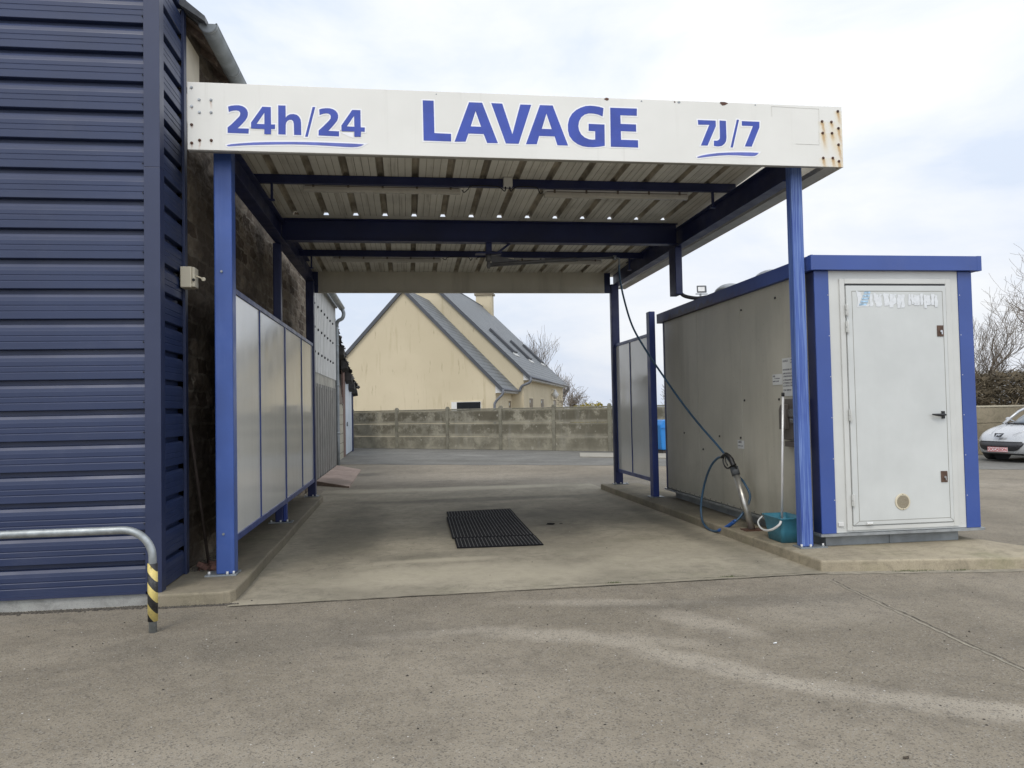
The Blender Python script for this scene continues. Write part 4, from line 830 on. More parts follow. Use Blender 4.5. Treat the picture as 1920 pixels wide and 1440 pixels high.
notice('smallest white sticker on the kiosk wall above the lance holder', 8.62, 8.80, .965, 1.065, [('LANCE', 8.78, 1.035, .03), ('a remettre en place', 8.79, .995, .018)], .02)

# ================================================================== BUCKET AND SQUEEGEE
bk_ = thing('bucket', 'turquoise plastic bucket with white handle standing beside the scratched post', 'bucket', (3.79, 7.40, .1))
def rr(cx, cy, hx, hy, r, z, n=6):
    out = []
    for (sx, sy, a0) in ((1, 1, 0), (-1, 1, 90), (-1, -1, 180), (1, -1, 270)):
        for k in range(n+1): a = rad(a0+90*k/n); out.append((cx+sx*(hx-r)+r*math.cos(a), cy+sy*(hy-r)+r*math.sin(a), z))
    return out
b = MB(); rings = []
for (z, hx, hy) in ((.104, .10, .16), (.22, .115, .178), (.335, .13, .20), (.345, .143, .213), (.355, .143, .213), (.352, .125, .195), (.22, .108, .17), (.115, .095, .15)):
    rings.append(b.add(rr(3.79, 7.40, hx, hy, .035, z)))
n = 28
b.face([rings[0]+k for k in range(n)][::-1])
for a, c in zip(rings, rings[1:]):
    for k in range(n): j = (k+1) % n; b.face((a+k, a+j, c+j, c+k), True)
b.face([rings[-1]+k for k in range(n)])
b.build('tub', mat('turquoise_plastic', (.045, .19, .265), .4, var=.12, vs=9, dirt=.3, dc=(.06, .12, .12), ds=9), bk_)
b = MB(); P = smooth_path([(3.66, 7.60, .325), (3.61, 7.60, .27), (3.59, 7.52, .225), (3.585, 7.40, .21), (3.60, 7.28, .235), (3.64, 7.205, .29), (3.66, 7.20, .33)], 6); b.tube(P, .012, 8, flat=.7)
b.build('handle', WHITEPL, bk_)
sq = thing('squeegee_pole', 'long aluminium pole with black cap standing in the turquoise bucket', 'pole', (3.78, 7.42, .12))
b = MB(); b.tube([(3.785, 7.44, .13), (3.80, 7.352, 1.575)], .0125, 12); b.build('pole', mat('bright_aluminium', (.72, .72, .72), .4, metal=.3, var=.06, vs=8), sq)
b = MB(); b.tube([(3.80, 7.352, 1.572), (3.8005, 7.350, 1.61)], .0165, 12); b.build('cap', BLACK, sq)
b = MB(); b.tube([(3.785, 7.44, .27), (3.7845, 7.443, .22)], .018, 10); b.box(3.74, 3.83, 7.36, 7.52, .13, .17); b.build('brush_head', BLACK, sq)

# ================================================================== DRAIN MAT
gm = thing('drain_grate', 'dark ribbed rubber mat over the drain in the middle of the bay', 'mat', (1, 9.7, 0))
GR = mat('dark_rubber_grate', (.013, .013, .015), .95, var=.25, vs=6, spec=.08)
LNM = mat('worn_rib_edge', (.13, .13, .13), .8, var=.3, vs=20, spec=.2)
b = MB(); l2 = MB()
def q4(u, v, z): # corners measured on the ground
    a = Vector((.50, 8.27, z)).lerp(Vector((1.44, 8.235, z)), u); c = Vector((.535, 11.2, z)).lerp(Vector((1.48, 11.28, z)), u); return a.lerp(c, v)
for (v0, v1, dz, du_) in ((0, .20, 0, 0), (.204, .80, .005, -.025), (.80, 1, .001, 0)):
    pts = [q4(u, v, .007+dz) for u, v in ((du_, v0), (1+du_*.4, v0), (1+du_*.4, v1), (du_, v1))]; b.prism(pts, (0, 0, .012))
    for k in range(23):
        u = du_+(1+du_*-.5)*(k+.6)/23.2
        a, c = q4(u, v0+.004, .020+dz), q4(u, v1-.004, .020+dz); l2.bar(a, c, .0055, .003)
b.build('mat_sheet', GR, gm, bevel=.002); l2.build('ribs', LNM, gm)
b = MB(); b.poly([(1.80+.06*math.cos(a*.7)*(1+.4*math.sin(a*3)), 9.72+.09*math.sin(a*.7), .0075) for a in range(9)]); b.poly([(1.93+.025*math.cos(a*.9), 9.70+.03*math.sin(a*.9), .0075) for a in range(7)])
tag(b.build('dark_scrap', mat('torn_black_rubber', (.01, .01, .01), .95, spec=.05), fix=False), 'small torn black scrap lying right of the drain mat', 'scrap')

# ================================================================== GUARD RAIL
gr_ = thing('guard_rail', 'galvanised hoop rail in front of the navy building with a striped sleeve', 'rail', (-2.8, 5.63, 0))
RY = 5.63; r_ = .027; zt = .712
path = [(-1.775, RY, 0), (-1.775, RY, zt-.2)]+arc((-1.975, RY, zt-.2), .2, 0, 90, 12)[1:]+[(-2.9, RY, zt), (-4.0, RY, zt-.004)]+[(p[0], p[1], p[2]) for p in arc((-4.0, RY, zt-.2), .2, 90, 180, 12)[1:]]+[(-4.2, RY, 0)]
b = MB(); b.tube(path, r_, 20); b.build('tube', mat('galvanised_tube', (.33, .355, .36), .45, metal=.55, var=.2, vs=14, dirt=.3, dc=(.2, .21, .2), ds=12), gr_)
def stripe_mat():
    s = NT('yellow_black_sleeve'); sep = s.n('ShaderNodeSeparateXYZ'); s.l(s.pos(), sep.inputs[0])
    xx = s.math('ADD', sep.outputs[0], 1.775)
    f = s.math('FRACT', s.math('ADD', s.math('MULTIPLY', s.math('ADD', sep.outputs[2], s.math('MULTIPLY', xx, 1.25)), 6.9), .32))
    k = s.ramp(f, .47, .49); k2 = s.ramp(f, .985, 1.0); fac = s.math('SUBTRACT', k, k2)
    yel = s.mix(s.ramp(s.noise(30, 5, .7), .4, .7), (.66, .53, .17), (.52, .42, .16)); blk = s.mix(s.ramp(s.noise(35, 5, .8), .45, .75), (.02, .02, .022), (.07, .07, .065))
    return s.fin(s.mix(fac, yel, blk), .5)
b = MB(); b.tube([(-1.775, RY, .078), (-1.775, RY, .475)], .0335, 20); b.tube([(-1.775, RY-.034, .455), (-1.775, RY-.037, .455)], .006, 8); b.build('striped_sleeve', stripe_mat(), gr_)

# stick and rubbish in the recess
b = MB(); b.tube([(-1.96, 7.24, 1.42), (-1.83, 7.36, .12)], .014, 8)
tag(b.build('broomstick', mat('old_reddish_wood', (.04, .028, .022), .9, var=.25, vs=12)), 'thin reddish stick leaning in the dark recess behind the left post', 'stick')
b = MB(); rnd = random.Random(8)
for _ in range(9):
    x, y = -1.79+rnd.uniform(-.07, .07), 7.22+rnd.uniform(-.1, .1); a = rnd.random()*3; w = rnd.uniform(.03, .07); h = rnd.uniform(.01, .05)
    b.prism([(x-w*math.cos(a), y-w*math.sin(a), .1), (x+w*math.cos(a), y+w*math.sin(a), .1), (x+w*math.cos(a+1.6), y+w*math.sin(a+1.6), .1+h)], (.01, .03, rnd.uniform(.02, .05)))
tag(b.build('rubbish_scraps', mat('brown_rubbish', (.12, .06, .045), .9, var=.5, vs=25)), 'crumpled brown scraps lying behind the foot of the left front post', 'rubbish')

# dead leaves lying on the forecourt, each one where the photo shows a dark fleck
rnd = random.Random(12)
for i, (x, y, lab) in enumerate(((-2.1, 3.95, 'dark dead leaf on the asphalt near the left edge of the forecourt'), (1.03, 3.05, 'brown dead leaf on the asphalt at the bottom centre'), (2.05, 3.0, 'larger brown dead leaf on the asphalt right of the bottom centre'), (2.25, 4.55, 'pale scrap on the asphalt in front of the kiosk'))):
    b = MB(); n = 9; s_ = .022 if i < 3 else .018
    pts = [(x+s_*(1 if k % 2 else .6)*math.cos(k*.698), y+s_*.6*(1 if k % 2 else .7)*math.sin(k*.698), .003+.006*rnd.random()) for k in range(n)]
    c = b.add([(x, y, .004)]+pts)
    for k in range(n): b.face((c, c+1+k, c+1+(k+1) % n))
    tag(b.build('dead_leaf' if i < 3 else 'paper_scrap', mat('dead_leaf_brown', (.06, .045, .03), .9, var=.4, vs=60) if i < 3 else PAPER, fix=False), lab, 'leaf' if i < 3 else 'scrap')
# ================================================================== CONCRETE FENCES
def fence(nm, label, pts, h, rows, m, mp, cap=None, postw=.13, posth=.06):
    t = thing(nm, label, 'fence', (*pts[0], 0)); k = 0
    for i, p in enumerate(pts):
        d = Vector(pts[min(i+1, len(pts)-1)])-Vector(pts[max(i-1, 0)]); d = d.normalized(); n_ = Vector((-d.y, d.x))
        P = Vector(p); w = postw/2
        b = MB(); q = [P+d*w+n_*w, P-d*w+n_*w, P-d*w-n_*w, P+d*w-n_*w]; b.prism([(v.x, v.y, 0) for v in q], (0, 0, h+posth))
        b.prism([(P.x+(v.x-P.x)*.7, P.y+(v.y-P.y)*.7, h+posth) for v in q], (0, 0, .03)); b.build('post', mp, t, bevel=.015)
    for p0, p1 in zip(pts, pts[1:]):
        a, c = Vector(p0), Vector(p1); d = (c-a).normalized(); n_ = Vector((-d.y, d.x)); a = a+d*.045; c = c-d*.045; rh = (h-.05)/rows
        for r_ in range(rows):
            b = MB(); th = .022; q = [a+n_*th, c+n_*th, c-n_*th, a-n_*th]; b.prism([(v.x, v.y, r_*rh+.004) for v in q], (0, 0, rh-.012)); b.build('panel', m, t, bevel=.01)
        b = MB(); th = .035; q = [a+n_*th, c+n_*th, c-n_*th, a-n_*th]; b.prism([(v.x, v.y, h-.05) for v in q], (0, 0, .05)); b.build('cap', mp if cap is None else cap, t, bevel=.008)
    return t
def fence_mat():
    s = NT('stained_concrete_panel'); col = s.mix(s.ramp(s.noise(1.1, 7, .65), .3, .7), (.19, .178, .138), (.36, .335, .26))
    v = s.pos(); sep = s.n('ShaderNodeSeparateXYZ'); s.l(v, sep.inputs[0])
    # mould fills each plank's face below its top edge
    f = s.math('FRACT', s.math('DIVIDE', sep.outputs[2], .493)); band = s.math('MULTIPLY', s.ramp(f, .04, .3), s.ramp(f, 1.0, .8))
    d = s.math('MULTIPLY', band, s.ramp(s.math('ADD', s.noise(1.6, 8, .75), s.math('MULTIPLY', sep.outputs[0], .012)), .43, .56))
    d = s.math('MULTIPLY', d, s.ramp(sep.outputs[2], -.3, 1.3, .35, 1))
    col = s.mix(s.math('MULTIPLY', d, .8), col, (.085, .075, .052))
    col = s.mix(s.math('MULTIPLY', s.ramp(s.noise(1, 5, .7, s.pos(scale=(3, 3, .5))), .5, .75), .4), col, (.30, .29, .25))
    col = s.mix(s.math('MULTIPLY', s.ramp(s.noise(5, 5, .7), .62, .68), .7), col, (.42, .40, .34))
    s.bump(s.noise(20, 6, .7), .4, .01); return s.fin(col, .92, spec=.2)
FCM = fence_mat(); FPM = concrete('fence_post_concrete', (.24, .225, .175), bump=.5, green=.3)
fence('concrete_fence', 'mossy grey concrete panel fence across the back of the yard', [(-2.30, 32.2), (-.443, 30.75), (1.5, 29.3), (3.364, 27.8), (5.072, 26.35), (6.70, 24.95), (9.0, 24.55), (11.4, 24.1)], 1.53, 3, FCM, FPM)
BEP = concrete('beige_fence_post', (.50, .45, .34), bump=.3, green=.05)
BEI = concrete('beige_fence_panel', (.31, .265, .185), bump=.3, green=.12)
fence('concrete_fence', 'beige capped concrete fence behind the silver hatchback', [(11.3, 19.38), (13.22, 19.11), (15.145, 18.85), (17.07, 18.59), (19.0, 18.33), (20.9, 18.07)], 1.33, 3, BEI, BEP, postw=.17, posth=.04)

# ================================================================== HOUSE
HO = (5.196, 41.663, 0)
hs = thing('house', 'cream rendered house with steep slate roofs, chimney and skylights behind the fence', 'house', HO, rz=math.atan2(-.307, .952))
def render_mat():
    s = NT('cream_house_render'); col = s.mix(s.ramp(s.noise(.25, 5), .3, .7), (.50, .435, .305), (.57, .50, .36))
    vt = s.n('ShaderNodeTexCoord'); m_ = s.n('ShaderNodeMapping'); m_.inputs['Scale'].default_value = (2.6, 2.6, .28); s.l(vt.outputs['Object'], m_.inputs[0])
    st = s.noise(1, 4, .65, m_.outputs[0]); col = s.mix(s.math('MULTIPLY', s.ramp(st, .56, .72), .45), col, (.36, .30, .185))
    m2 = s.n('ShaderNodeMapping'); m2.inputs['Scale'].default_value = (5, 5, .9); s.l(vt.outputs['Object'], m2.inputs[0])
    st = s.noise(1, 3, .6, m2.outputs[0]); col = s.mix(s.math('MULTIPLY', s.ramp(st, .62, .72), .5), col, (.26, .21, .13))
    s.bump(s.noise(30, 3), .15, .01); return s.fin(col, .9, spec=.2)
HR = render_mat()
def slate_mat():
    s = NT('house_slate'); vt = s.n('ShaderNodeTexCoord')
    br = s.n('ShaderNodeTexBrick'); br.inputs['Scale'].default_value = 1; br.inputs['Brick Width'].default_value = .34; br.inputs['Row Height'].default_value = .24; br.inputs['Mortar Size'].default_value = .04; br.inputs['Mortar Smooth'].default_value = .3
    br.inputs['Color1'].default_value = (.10, .115, .125, 1); br.inputs['Color2'].default_value = (.165, .18, .195, 1); br.inputs['Mortar'].default_value = (.03, .035, .04, 1)
    sep = s.n('ShaderNodeSeparateXYZ'); s.l(vt.outputs['Object'], sep.inputs[0]); cb_ = s.n('ShaderNodeCombineXYZ'); s.l(sep.outputs[1], cb_.inputs[0]); s.l(sep.outputs[2], cb_.inputs[1])
    s.l(cb_.outputs[0], br.inputs[0]); col = s.mix(s.math('MULTIPLY', s.ramp(s.noise(2, 6, .7), .4, .7), .5), br.outputs[0], (.15, .165, .17))
    s.bump(br.outputs['Fac'], -.3, .02); return s.fin(col, .5)
HSL = slate_mat(); DKT = mat('dark_verge_trim', (.055, .06, .07), .5, var=.1)
SOF = mat('white_soffit', (.6, .6, .58), .5, var=.05)
def gable(xl, xr, ax, az, ez, y0, y1, over, name_wall='wall'):
    """ax,az apex; xl/xr rake ends at height ez"""
    sl = (az-ez)/(xr-ax); wr = xr-.42; wl = xl+.42; zt = az-.12-(wr-ax)*sl; zl = az-.12-(ax-wl)*(az-ez)/(ax-xl)
    b = MB(); b.prism([(wl, y0, -.3), (wr, y0, -.3), (wr, y0, zt), (ax, y0, az-.12), (wl, y0, zl)], (0, y1-y0, 0)); w = b.build(name_wall, HR, hs, local=True)
    L = math.hypot(xr-ax, az-ez); nx, nz = sl/math.hypot(1, sl), 1/math.hypot(1, sl)
    for sgn in (1, -1):
        e_ = xr if sgn > 0 else xl
        b = MB(); b.prism([(ax, y0-over, az), (e_, y0-over, ez), (e_, y0-over, ez+.03), (ax, y0-over, az+.05)], (0, y1-y0+2*over, 0)); rf = b.build('roof', HSL, hs, local=True)
        b = MB(); b.prism([(ax, y0-over-.03, az+.07), (e_, y0-over-.03, ez+.05), (e_, y0-over-.03, ez-.22), (ax, y0-over-.03, az-.20)], (0, .12, 0)); b.build('verge', DKT, hs, local=True)
        b = MB(); b.prism([(ax, y1+over-.06, az+.07), (e_, y1+over-.06, ez+.05), (e_, y1+over-.06, ez-.18), (ax, y1+over-.06, az-.16)], (0, .1, 0)); b.build('verge', DKT, hs, local=True)
    for e_ in (xr, xl):
        s_ = 1 if e_ == xr else -1
        b = MB(); b.tube([(e_+s_*.03, y0-over, ez-.03), (e_+s_*.03, y1+over, ez-.03)], .085, 10); b.build('gutter', ZINCH, hs, local=True)
        b = MB(); b.box(min(e_, e_-s_*.42), max(e_, e_-s_*.42), y0-.0, y1+.0, ez-.20, ez-.14); b.box(e_-s_*.02-.02, e_-s_*.02+.02, y0, y1, ez-.20, ez-.03); b.prism([(e_-s_*.42, y0-.02, ez-.22), (e_, y0-.02, ez-.22), (e_-s_*.42, y0-.02, ez+.25)], (0, .02, 0)); b.build('soffit', SOF, hs, local=True)
    return sl
ZINCH = mat('grey_gutter', (.15, .16, .18), .45, metal=.3, var=.1)
gable(-11.27, 0, -5.636, 8.413, 2.60, 0, 5.1, .12)
gable(-9.9, .748, -6.61, 10.70, 3.454, 5.101, 27.2, .12)
b = MB(); b.box(-3.0, -1.17, -.03, .02, 1.0, 2.03); wf = b.build('window_surround', mat('pale_cream_surround', (.58, .51, .36), .8, var=.05), hs, local=True)
b = MB(); b.box(-2.93, -1.24, -.045, -.032, 1.1, 1.93); wfr = b.build('window', SOF, hs, local=True)
b = MB(); b.box(-2.62, -1.27, -.052, -.046, 1.2, 1.91); b.build('pane', mat('dark_window_glass', (.015, .017, .02), .08, var=.1, spec=.8), wfr, local=True)
SLITM = mat('brown_slit_window', (.16, .125, .08), .5, var=.2); 
def slit(x, y, z0, z1, w):
    b = MB(); b.box(x-.01, x+.012, y-w/2-.18, y+w/2+.18, z0, z1+.1); f_ = b.build('window', mat_sur, hs, local=True)
    b = MB(); b.box(x+.013, x+.02, y-w/2, y+w/2, z0, z1); p_ = b.build('pane', SLITM, f_, local=True)
    b = MB(); b.box(x+.021, x+.024, y-w/2+.05, y-w/2+.35, z1-.28, z1-.12); b.build('pane_patch', mat_sur2, f_, local=True)  # small pale patch near the top of the pane
mat_sur = mat('slit_surround', (.58, .51, .36), .8, var=.05); mat_sur2 = mat('pale_pane_patch', (.5, .52, .5), .6)
slit(.328, 8.0, 1.0, 2.14, 1.5); slit(.328, 13.3, 1.0, 2.14, 1.5); slit(.328, 20.8, 1.0, 2.12, 1.7); slit(-.42, 4.28, 1.0, 1.97, .8)
b = MB(); b.tube([(.33, 18.6, 2.9), (.55, 18.6, 2.95), (.65, 18.6, 2.8)], .03, 6); b.tube([(.65, 18.6, 2.8), (.65, 18.6, 2.55), (.65, 18.6, 2.2)], [.12, .3, .1], 8); b.ball((.65, 18.6, 2.85), .1); b.build('wall_lantern', SOF, hs, local=True)
b = MB(); b.tube(smooth_path([(.03, -.15, 2.55), (.0, -.18, 2.3), (-.25, -.2, 2.05), (-.40, -.2, 1.85), (-.45, -.2, 1.6), (-.45, -.2, -.1)], 5), .07, 10); b.build('downpipe', ZINCH, hs, local=True)
b = MB(); b.tube(smooth_path([(.78, 5.0, 3.35), (.74, 4.95, 3.1), (.3, 4.95, 2.9), (.15, 4.95, 2.7), (.12, 4.95, 2.55)], 5), .08, 10); b.build('downpipe', ZINCH, hs, local=True)
b = MB(); b.tube(smooth_path([(.78, 27.3, 3.4), (.8, 27.3, 3.15), (.5, 27.3, 2.9), (.3, 27.3, 2.8)], 5), .09, 10); b.build('downpipe', ZINCH, hs, local=True)
sl2 = (10.70-3.454)/(.748+6.61)
def onroof(x, y, up=0): return (x+up*.7, y, 10.70+.04-sl2*(x+6.61)+up*.71)
for (xa, xb, ya, yb) in ((-2.70, -1.05, 9.4, 10.7), (-2.40, -.95, 15.6, 16.8), (-2.75, -1.15, 23.7, 25.0)):
    b = MB(); b.prism([onroof(xa, ya, .02), onroof(xb, ya, .02), onroof(xb, yb, .02), onroof(xa, yb, .02)], Vector(onroof(0, 0, .16))-Vector(onroof(0, 0, 0))); sk = b.build('skylight', DKT, hs, local=True)
    b = MB(); b.poly([onroof(xa+.1, ya+.1, .19), onroof(xb-.1, ya+.1, .19), onroof(xb-.1, yb-.1, .19), onroof(xa+.1, yb-.1, .19)]); b.build('pane', mat_skyg, sk, local=True) if 'mat_skyg' in globals() else None
    b = MB(); b.prism([onroof(xb, ya-.1, .0), onroof(xb+.22, ya-.1, .0), onroof(xb+.22, yb+.1, .0), onroof(xb, yb+.1, .0)], Vector(onroof(0, 0, .05))-Vector(onroof(0, 0, 0))); b.build('flashing', SOF, sk, local=True)
b = MB(); b.box(-7.2, -5.75, 25.6, 26.5, 9.0, 11.75); ch = b.build('chimney', HR, hs, local=True)
b = MB(); b.box(-7.32, -5.63, 25.48, 26.62, 11.75, 11.93); b.build('chimney_cap', mat('chimney_cap_brown', (.2, .17, .12), .8, var=.1), ch, local=True)
b = MB(); b.box(-6.68, -6.54, 5.0, 27.2, 10.70, 10.78); b.build('ridge', DKT, hs, local=True)

# ================================================================== TREES
def grow(b, p, d, L, r, lvl, rnd, up=.12, spread=.62, minr=.007, nb=(3, 5)):
    n = 7 if lvl > 2 else 5; P = [p.copy()]; R = [r]; q = p.copy(); dd = d.copy()
    for i in range(n):
        dd = (dd+Vector((rnd.gauss(0, .19), rnd.gauss(0, .19), rnd.gauss(0, .12)+up*.5))).normalized()
        q = q+dd*(L/n); P.append(q.copy()); R.append(max(minr, r*(1-.62*(i+1)/n)))
    b.tube(P, R, 7 if lvl > 3 else (5 if lvl > 1 else 3), caps=False)
    if lvl <= 0: return
    k = rnd.randint(*nb)+(1 if lvl > 2 else 0)
    for j in range(k):
        t = rnd.uniform(.25, 1) if j else 1.0; i = min(n-1, int(t*n)); f = t*n-i
        q = P[i].lerp(P[i+1], min(1, f)) if i < n else P[n]
        ax = Vector((rnd.gauss(0, 1), rnd.gauss(0, 1), rnd.gauss(0, .45))).normalized()
        nd = (dd*(1-spread*.55)+ax*spread*rnd.uniform(.7, 1.2)+Vector((0, 0, up))).normalized()
        grow(b, q, nd, L*rnd.uniform(.58, .82), max(minr, r*(1-.62*t)*rnd.uniform(.6, .85)), lvl-1, rnd, up, spread, minr, nb)
BARK = mat('grey_brown_bark', (.14, .12, .095), .9, var=.3, vs=6)
TWIG = mat('brown_twigs', (.19, .155, .12), .9, var=.25, vs=3)
def tree(label, x, y, h, r, seed, lvl=5, trunk=.25, up=.12, spread=.62, group=None, minr=.009, nb=(3, 5), lean=(0, 0)):
    t = thing('bare_tree', label, 'tree', (x, y, 0), group); rnd = random.Random(seed)
    th = h*trunk; b = MB(); top = Vector((x+lean[0]*.3, y+lean[1]*.3, th)); b.tube([(x, y, -.3), (x+.03, y, th*.5), top], [r*1.35, r*1.1, r], 9, caps=False); b.build('trunk', BARK, t, fix=False)
    b = MB()
    n0_ = 5
    for k in range(n0_):
        a = k*2*math.pi/n0_+rnd.random(); s = spread*(.15 if k == 0 else rnd.uniform(.5, 1.0))
        d = Vector((math.cos(a)*s+lean[0]*.1, math.sin(a)*s+lean[1]*.1, 1)).normalized()
        grow(b, top-Vector((0, 0, rnd.uniform(0, th*.3))), d, h*(.36 if k == 0 else rnd.uniform(.24, .34)), r*rnd.uniform(.5, .75), lvl-1, rnd, up, spread, minr, nb)
    b.build('crown', TWIG, t, fix=False); return t
tree('bare tree with upright branches rising just right of the kiosk behind the beige fence', 27.9, 33.5, 7.0, .15, 11, lvl=5, trunk=.14, spread=.45, minr=.006, nb=(3, 4))
tree('tallest bare tree reaching into the photo at its right edge', 28.3, 29.5, 9.0, .22, 5, lvl=5, trunk=.25, spread=.72, minr=.006, nb=(3, 4))
tree('low bare tree with reddish twigs between the two right hand trees', 31.8, 32.5, 5.4, .12, 9, lvl=5, trunk=.15, spread=.75)
tree('bare tree rising behind the rear corner of the cream house', 11.2, 68, 8.8, .17, 14, lvl=4, trunk=.2, spread=.5, minr=.011, up=.3)
tree('second bare tree just right of the cream house roof', 14.0, 70, 6.3, .13, 15, lvl=4, trunk=.15, spread=.6, minr=.011, up=.25)
tree('small spreading bare tree right of the house wall lantern', 12.0, 55, 4.2, .08, 16, lvl=4, trunk=.12, spread=.75, minr=.009, up=.12)
tree('thin bare sapling beside the right rear post of the bay', 14.6, 50, 3.6, .07, 18, lvl=4, trunk=.2, spread=.6, minr=.012)
tree('thin bare sapling seen in the gap beside the kiosk', 17.0, 46, 3.1, .06, 19, lvl=4, trunk=.2, spread=.7, minr=.012)
def leafmass(nm, label, cat, c, s, n, size, m, seed, kind=None):
    rnd = random.Random(seed); b = MB()
    for _ in range(n):
        while True:
            v = Vector((rnd.uniform(-1, 1), rnd.uniform(-1, 1), rnd.uniform(-.2, 1)))
            rr_ = .75+.3*noise.noise(v*2.2+Vector((seed, 0, 0)))
            if v.length < rr_ and rnd.random() < .25+v.length: break
        p = Vector((c[0]+v.x*s[0], c[1]+v.y*s[1], c[2]+v.z*s[2])); u = Vector((rnd.gauss(0, 1), rnd.gauss(0, 1), rnd.gauss(0, 1))).normalized()*size*rnd.uniform(.5, 1.2); w = u.cross(Vector((rnd.gauss(0, 1), rnd.gauss(0, 1), rnd.gauss(0, 1)))).normalized()*size*.35
        b.poly([p-u, p+w, p+u, p-w])
    for k in range(10):
        a = k*.63; b.tube([(c[0]+.1*math.cos(a), c[1]+.1*math.sin(a), -.1), (c[0]+s[0]*.5*math.cos(a), c[1]+s[1]*.5*math.sin(a), c[2]+s[2]*.6)], [.03, .01], 4)
    return tag(b.build(nm, m, fix=False), label, cat, kind=kind)
leafmass('gorse_bush', 'low bush with yellow flowers just above the fence right of the house', 'bush', (12.2, 50.5, .75), (1.6, 1, 1.5), 3800, .09, mat('gorse_yellow_green', (.30, .24, .03), .7, var=.7, vs=1.8), 41)
leafmass('evergreen_shrub', 'dark evergreen shrub behind the fence beside the right rear post', 'shrub', (13.9, 47, .6), (1.4, 1, 2.0), 3800, .1, mat('dark_evergreen_leaf', (.05, .065, .028), .7, var=.5, vs=3), 42)
leafmass('evergreen_shrub', 'dark evergreen shrub seen in the slot above the blue container', 'shrub', (15.9, 43, .5), (1.3, 1, 1.8), 2500, .1, mat('olive_leaf', (.07, .075, .035), .7, var=.5, vs=3), 43)
# scrub hedge behind beige fence
rnd = random.Random(77); b = MB()
for i in range(42000):
    x = rnd.uniform(21, 42); y = rnd.uniform(29, 33); top = 2.6+.6*noise.noise(Vector((x*.45, 1, 0)))+.3*noise.noise(Vector((x*2, 5, 0)))
    z = rnd.uniform(0, top); a = rnd.random()*6.28; L = rnd.uniform(.2, .6); e_ = rnd.uniform(-.3, 1.2)
    d = Vector((math.cos(a), math.sin(a), e_)).normalized()*L; p = Vector((x, y, z)); w = Vector((rnd.gauss(0, 1), rnd.gauss(0, 1), rnd.gauss(0, 1))).normalized()*rnd.uniform(.012, .05)
    b.poly([p-w, p+w, p+d])
SCRUB = mat('brown_scrub', (.11, .088, .055), .9, var=.5, vs=1.6)
tag(b.build('scrub_hedge', SCRUB, fix=False), 'tangled brown winter scrub along the back of the beige fence', 'scrub', kind='stuff')

# ================================================================== BLUE CONTAINER, FLOODLIGHT
bn = thing('recycling_container', 'bright blue recycling container glimpsed in the slot left of the kiosk', 'container', (8.4, 23.2, 0))
BB = mat('bright_blue_container', (.02, .20, .55), .4, var=.08)
b = MB(); b.prism([(7.80, 22.9, .12), (9.0, 22.9, .12), (9.05, 22.9, .90), (8.95, 22.9, 1.05), (7.85, 22.9, 1.05), (7.75, 22.9, .90)], (0, 1.0, 0)); b.build('body', BB, bn, bevel=.03)
b = MB(); b.box(7.78, 9.02, 22.87, 22.9, .80, .83); b.build('rim', BB, bn)
b = MB(); b.box(7.95, 8.30, 22.885, 22.899, .86, .97); b.build('slot', mat('slot_grey', (.06, .07, .08), .6), bn)
b = MB(); b.tube([(8.12, 22.9, .62), (8.12, 22.89, .62)], .09, 16); b.build('round_sticker', PAPER, bn)
b = MB(); b.box(7.85, 8.95, 22.95, 23.85, 0, .12); b.build('base', mat('dirty_pallet', (.07, .06, .05), .9, var=.4, vs=15), bn)
fl = thing('floodlight', 'floodlight on a thin pole above the roof of the kiosk', 'floodlight', (12.03, 30, 0))
b = MB(); b.tube([(12.03, 30, 0), (12.03, 30, 6.1)], [.07, .04], 10); b.build('pole', STEEL, fl)
b = MB(); b.prism([(11.86, 29.95, 6.12), (12.24, 29.90, 6.12), (12.24, 29.92, 6.42), (11.86, 29.97, 6.42)], (.12, .22, .03)); hd = b.build('head', mat('lamp_grey', (.08, .085, .09), .5), fl, bevel=.02)
b = MB(); b.poly([(11.915, 29.937, 6.18), (12.185, 29.901, 6.18), (12.185, 29.915, 6.36), (11.915, 29.951, 6.36)]); b.build('glass', mat('lamp_glass', (.7, .7, .68), .2), hd, fix=False)
b = MB(); b.box(11.84, 12.34, 29.98, 30.05, 6.06, 6.10); b.build('bracket', STEEL, fl)

# ================================================================== SILVER HATCHBACK
cr_ = thing('parked_car', 'silver hatchback with a wide black grille and red sale plate by the beige fence', 'car', (13.85, 16.4, 0), rz=math.atan2(-.173, -.985))
PAINT = mat('silver_car_paint', (.52, .53, .54), .25, metal=.35, var=.03, spec=.7); GLASS = mat('car_glass', (.10, .125, .15), .06, var=.1, spec=1.0)
DK = mat('dark_grille_plastic', (.018, .018, .02), .45, var=.3, vs=20); TYRE = mat('tyre_rubber', (.018, .018, .018), .8, var=.2)
CX, AL, WD = -2.14, 2.14, .89
def top(x):
    pts = [(-4.28, .86), (-4.0, .98), (-3.2, .96), (-1.5, .93), (-1.05, .88), (-.5, .77), (-.2, .68), (0, .585)]
    for (x0, z0), (x1, z1) in zip(pts, pts[1:]):
        if x <= x1: f = max(0, (x-x0)/(x1-x0)); f2 = f; return z0+(z1-z0)*f2
    return pts[-1][1]
PROF = [(0, .93), (.08, .965), (.2, .985), (.4, 1.0), (.6, .995), (.78, .975), (.9, .94), (.97, .88), (1.0, .80)]
def ring(t, k, th):
    n = 4.2; c, s_ = math.cos(th), math.sin(th); x = CX+AL*k**.5*math.copysign(abs(c)**(2/n), c)*1.0; y = WD*k*math.copysign(abs(s_)**(2/n), s_)
    return x, y
b = MB(); NT_ = 64; rings = []
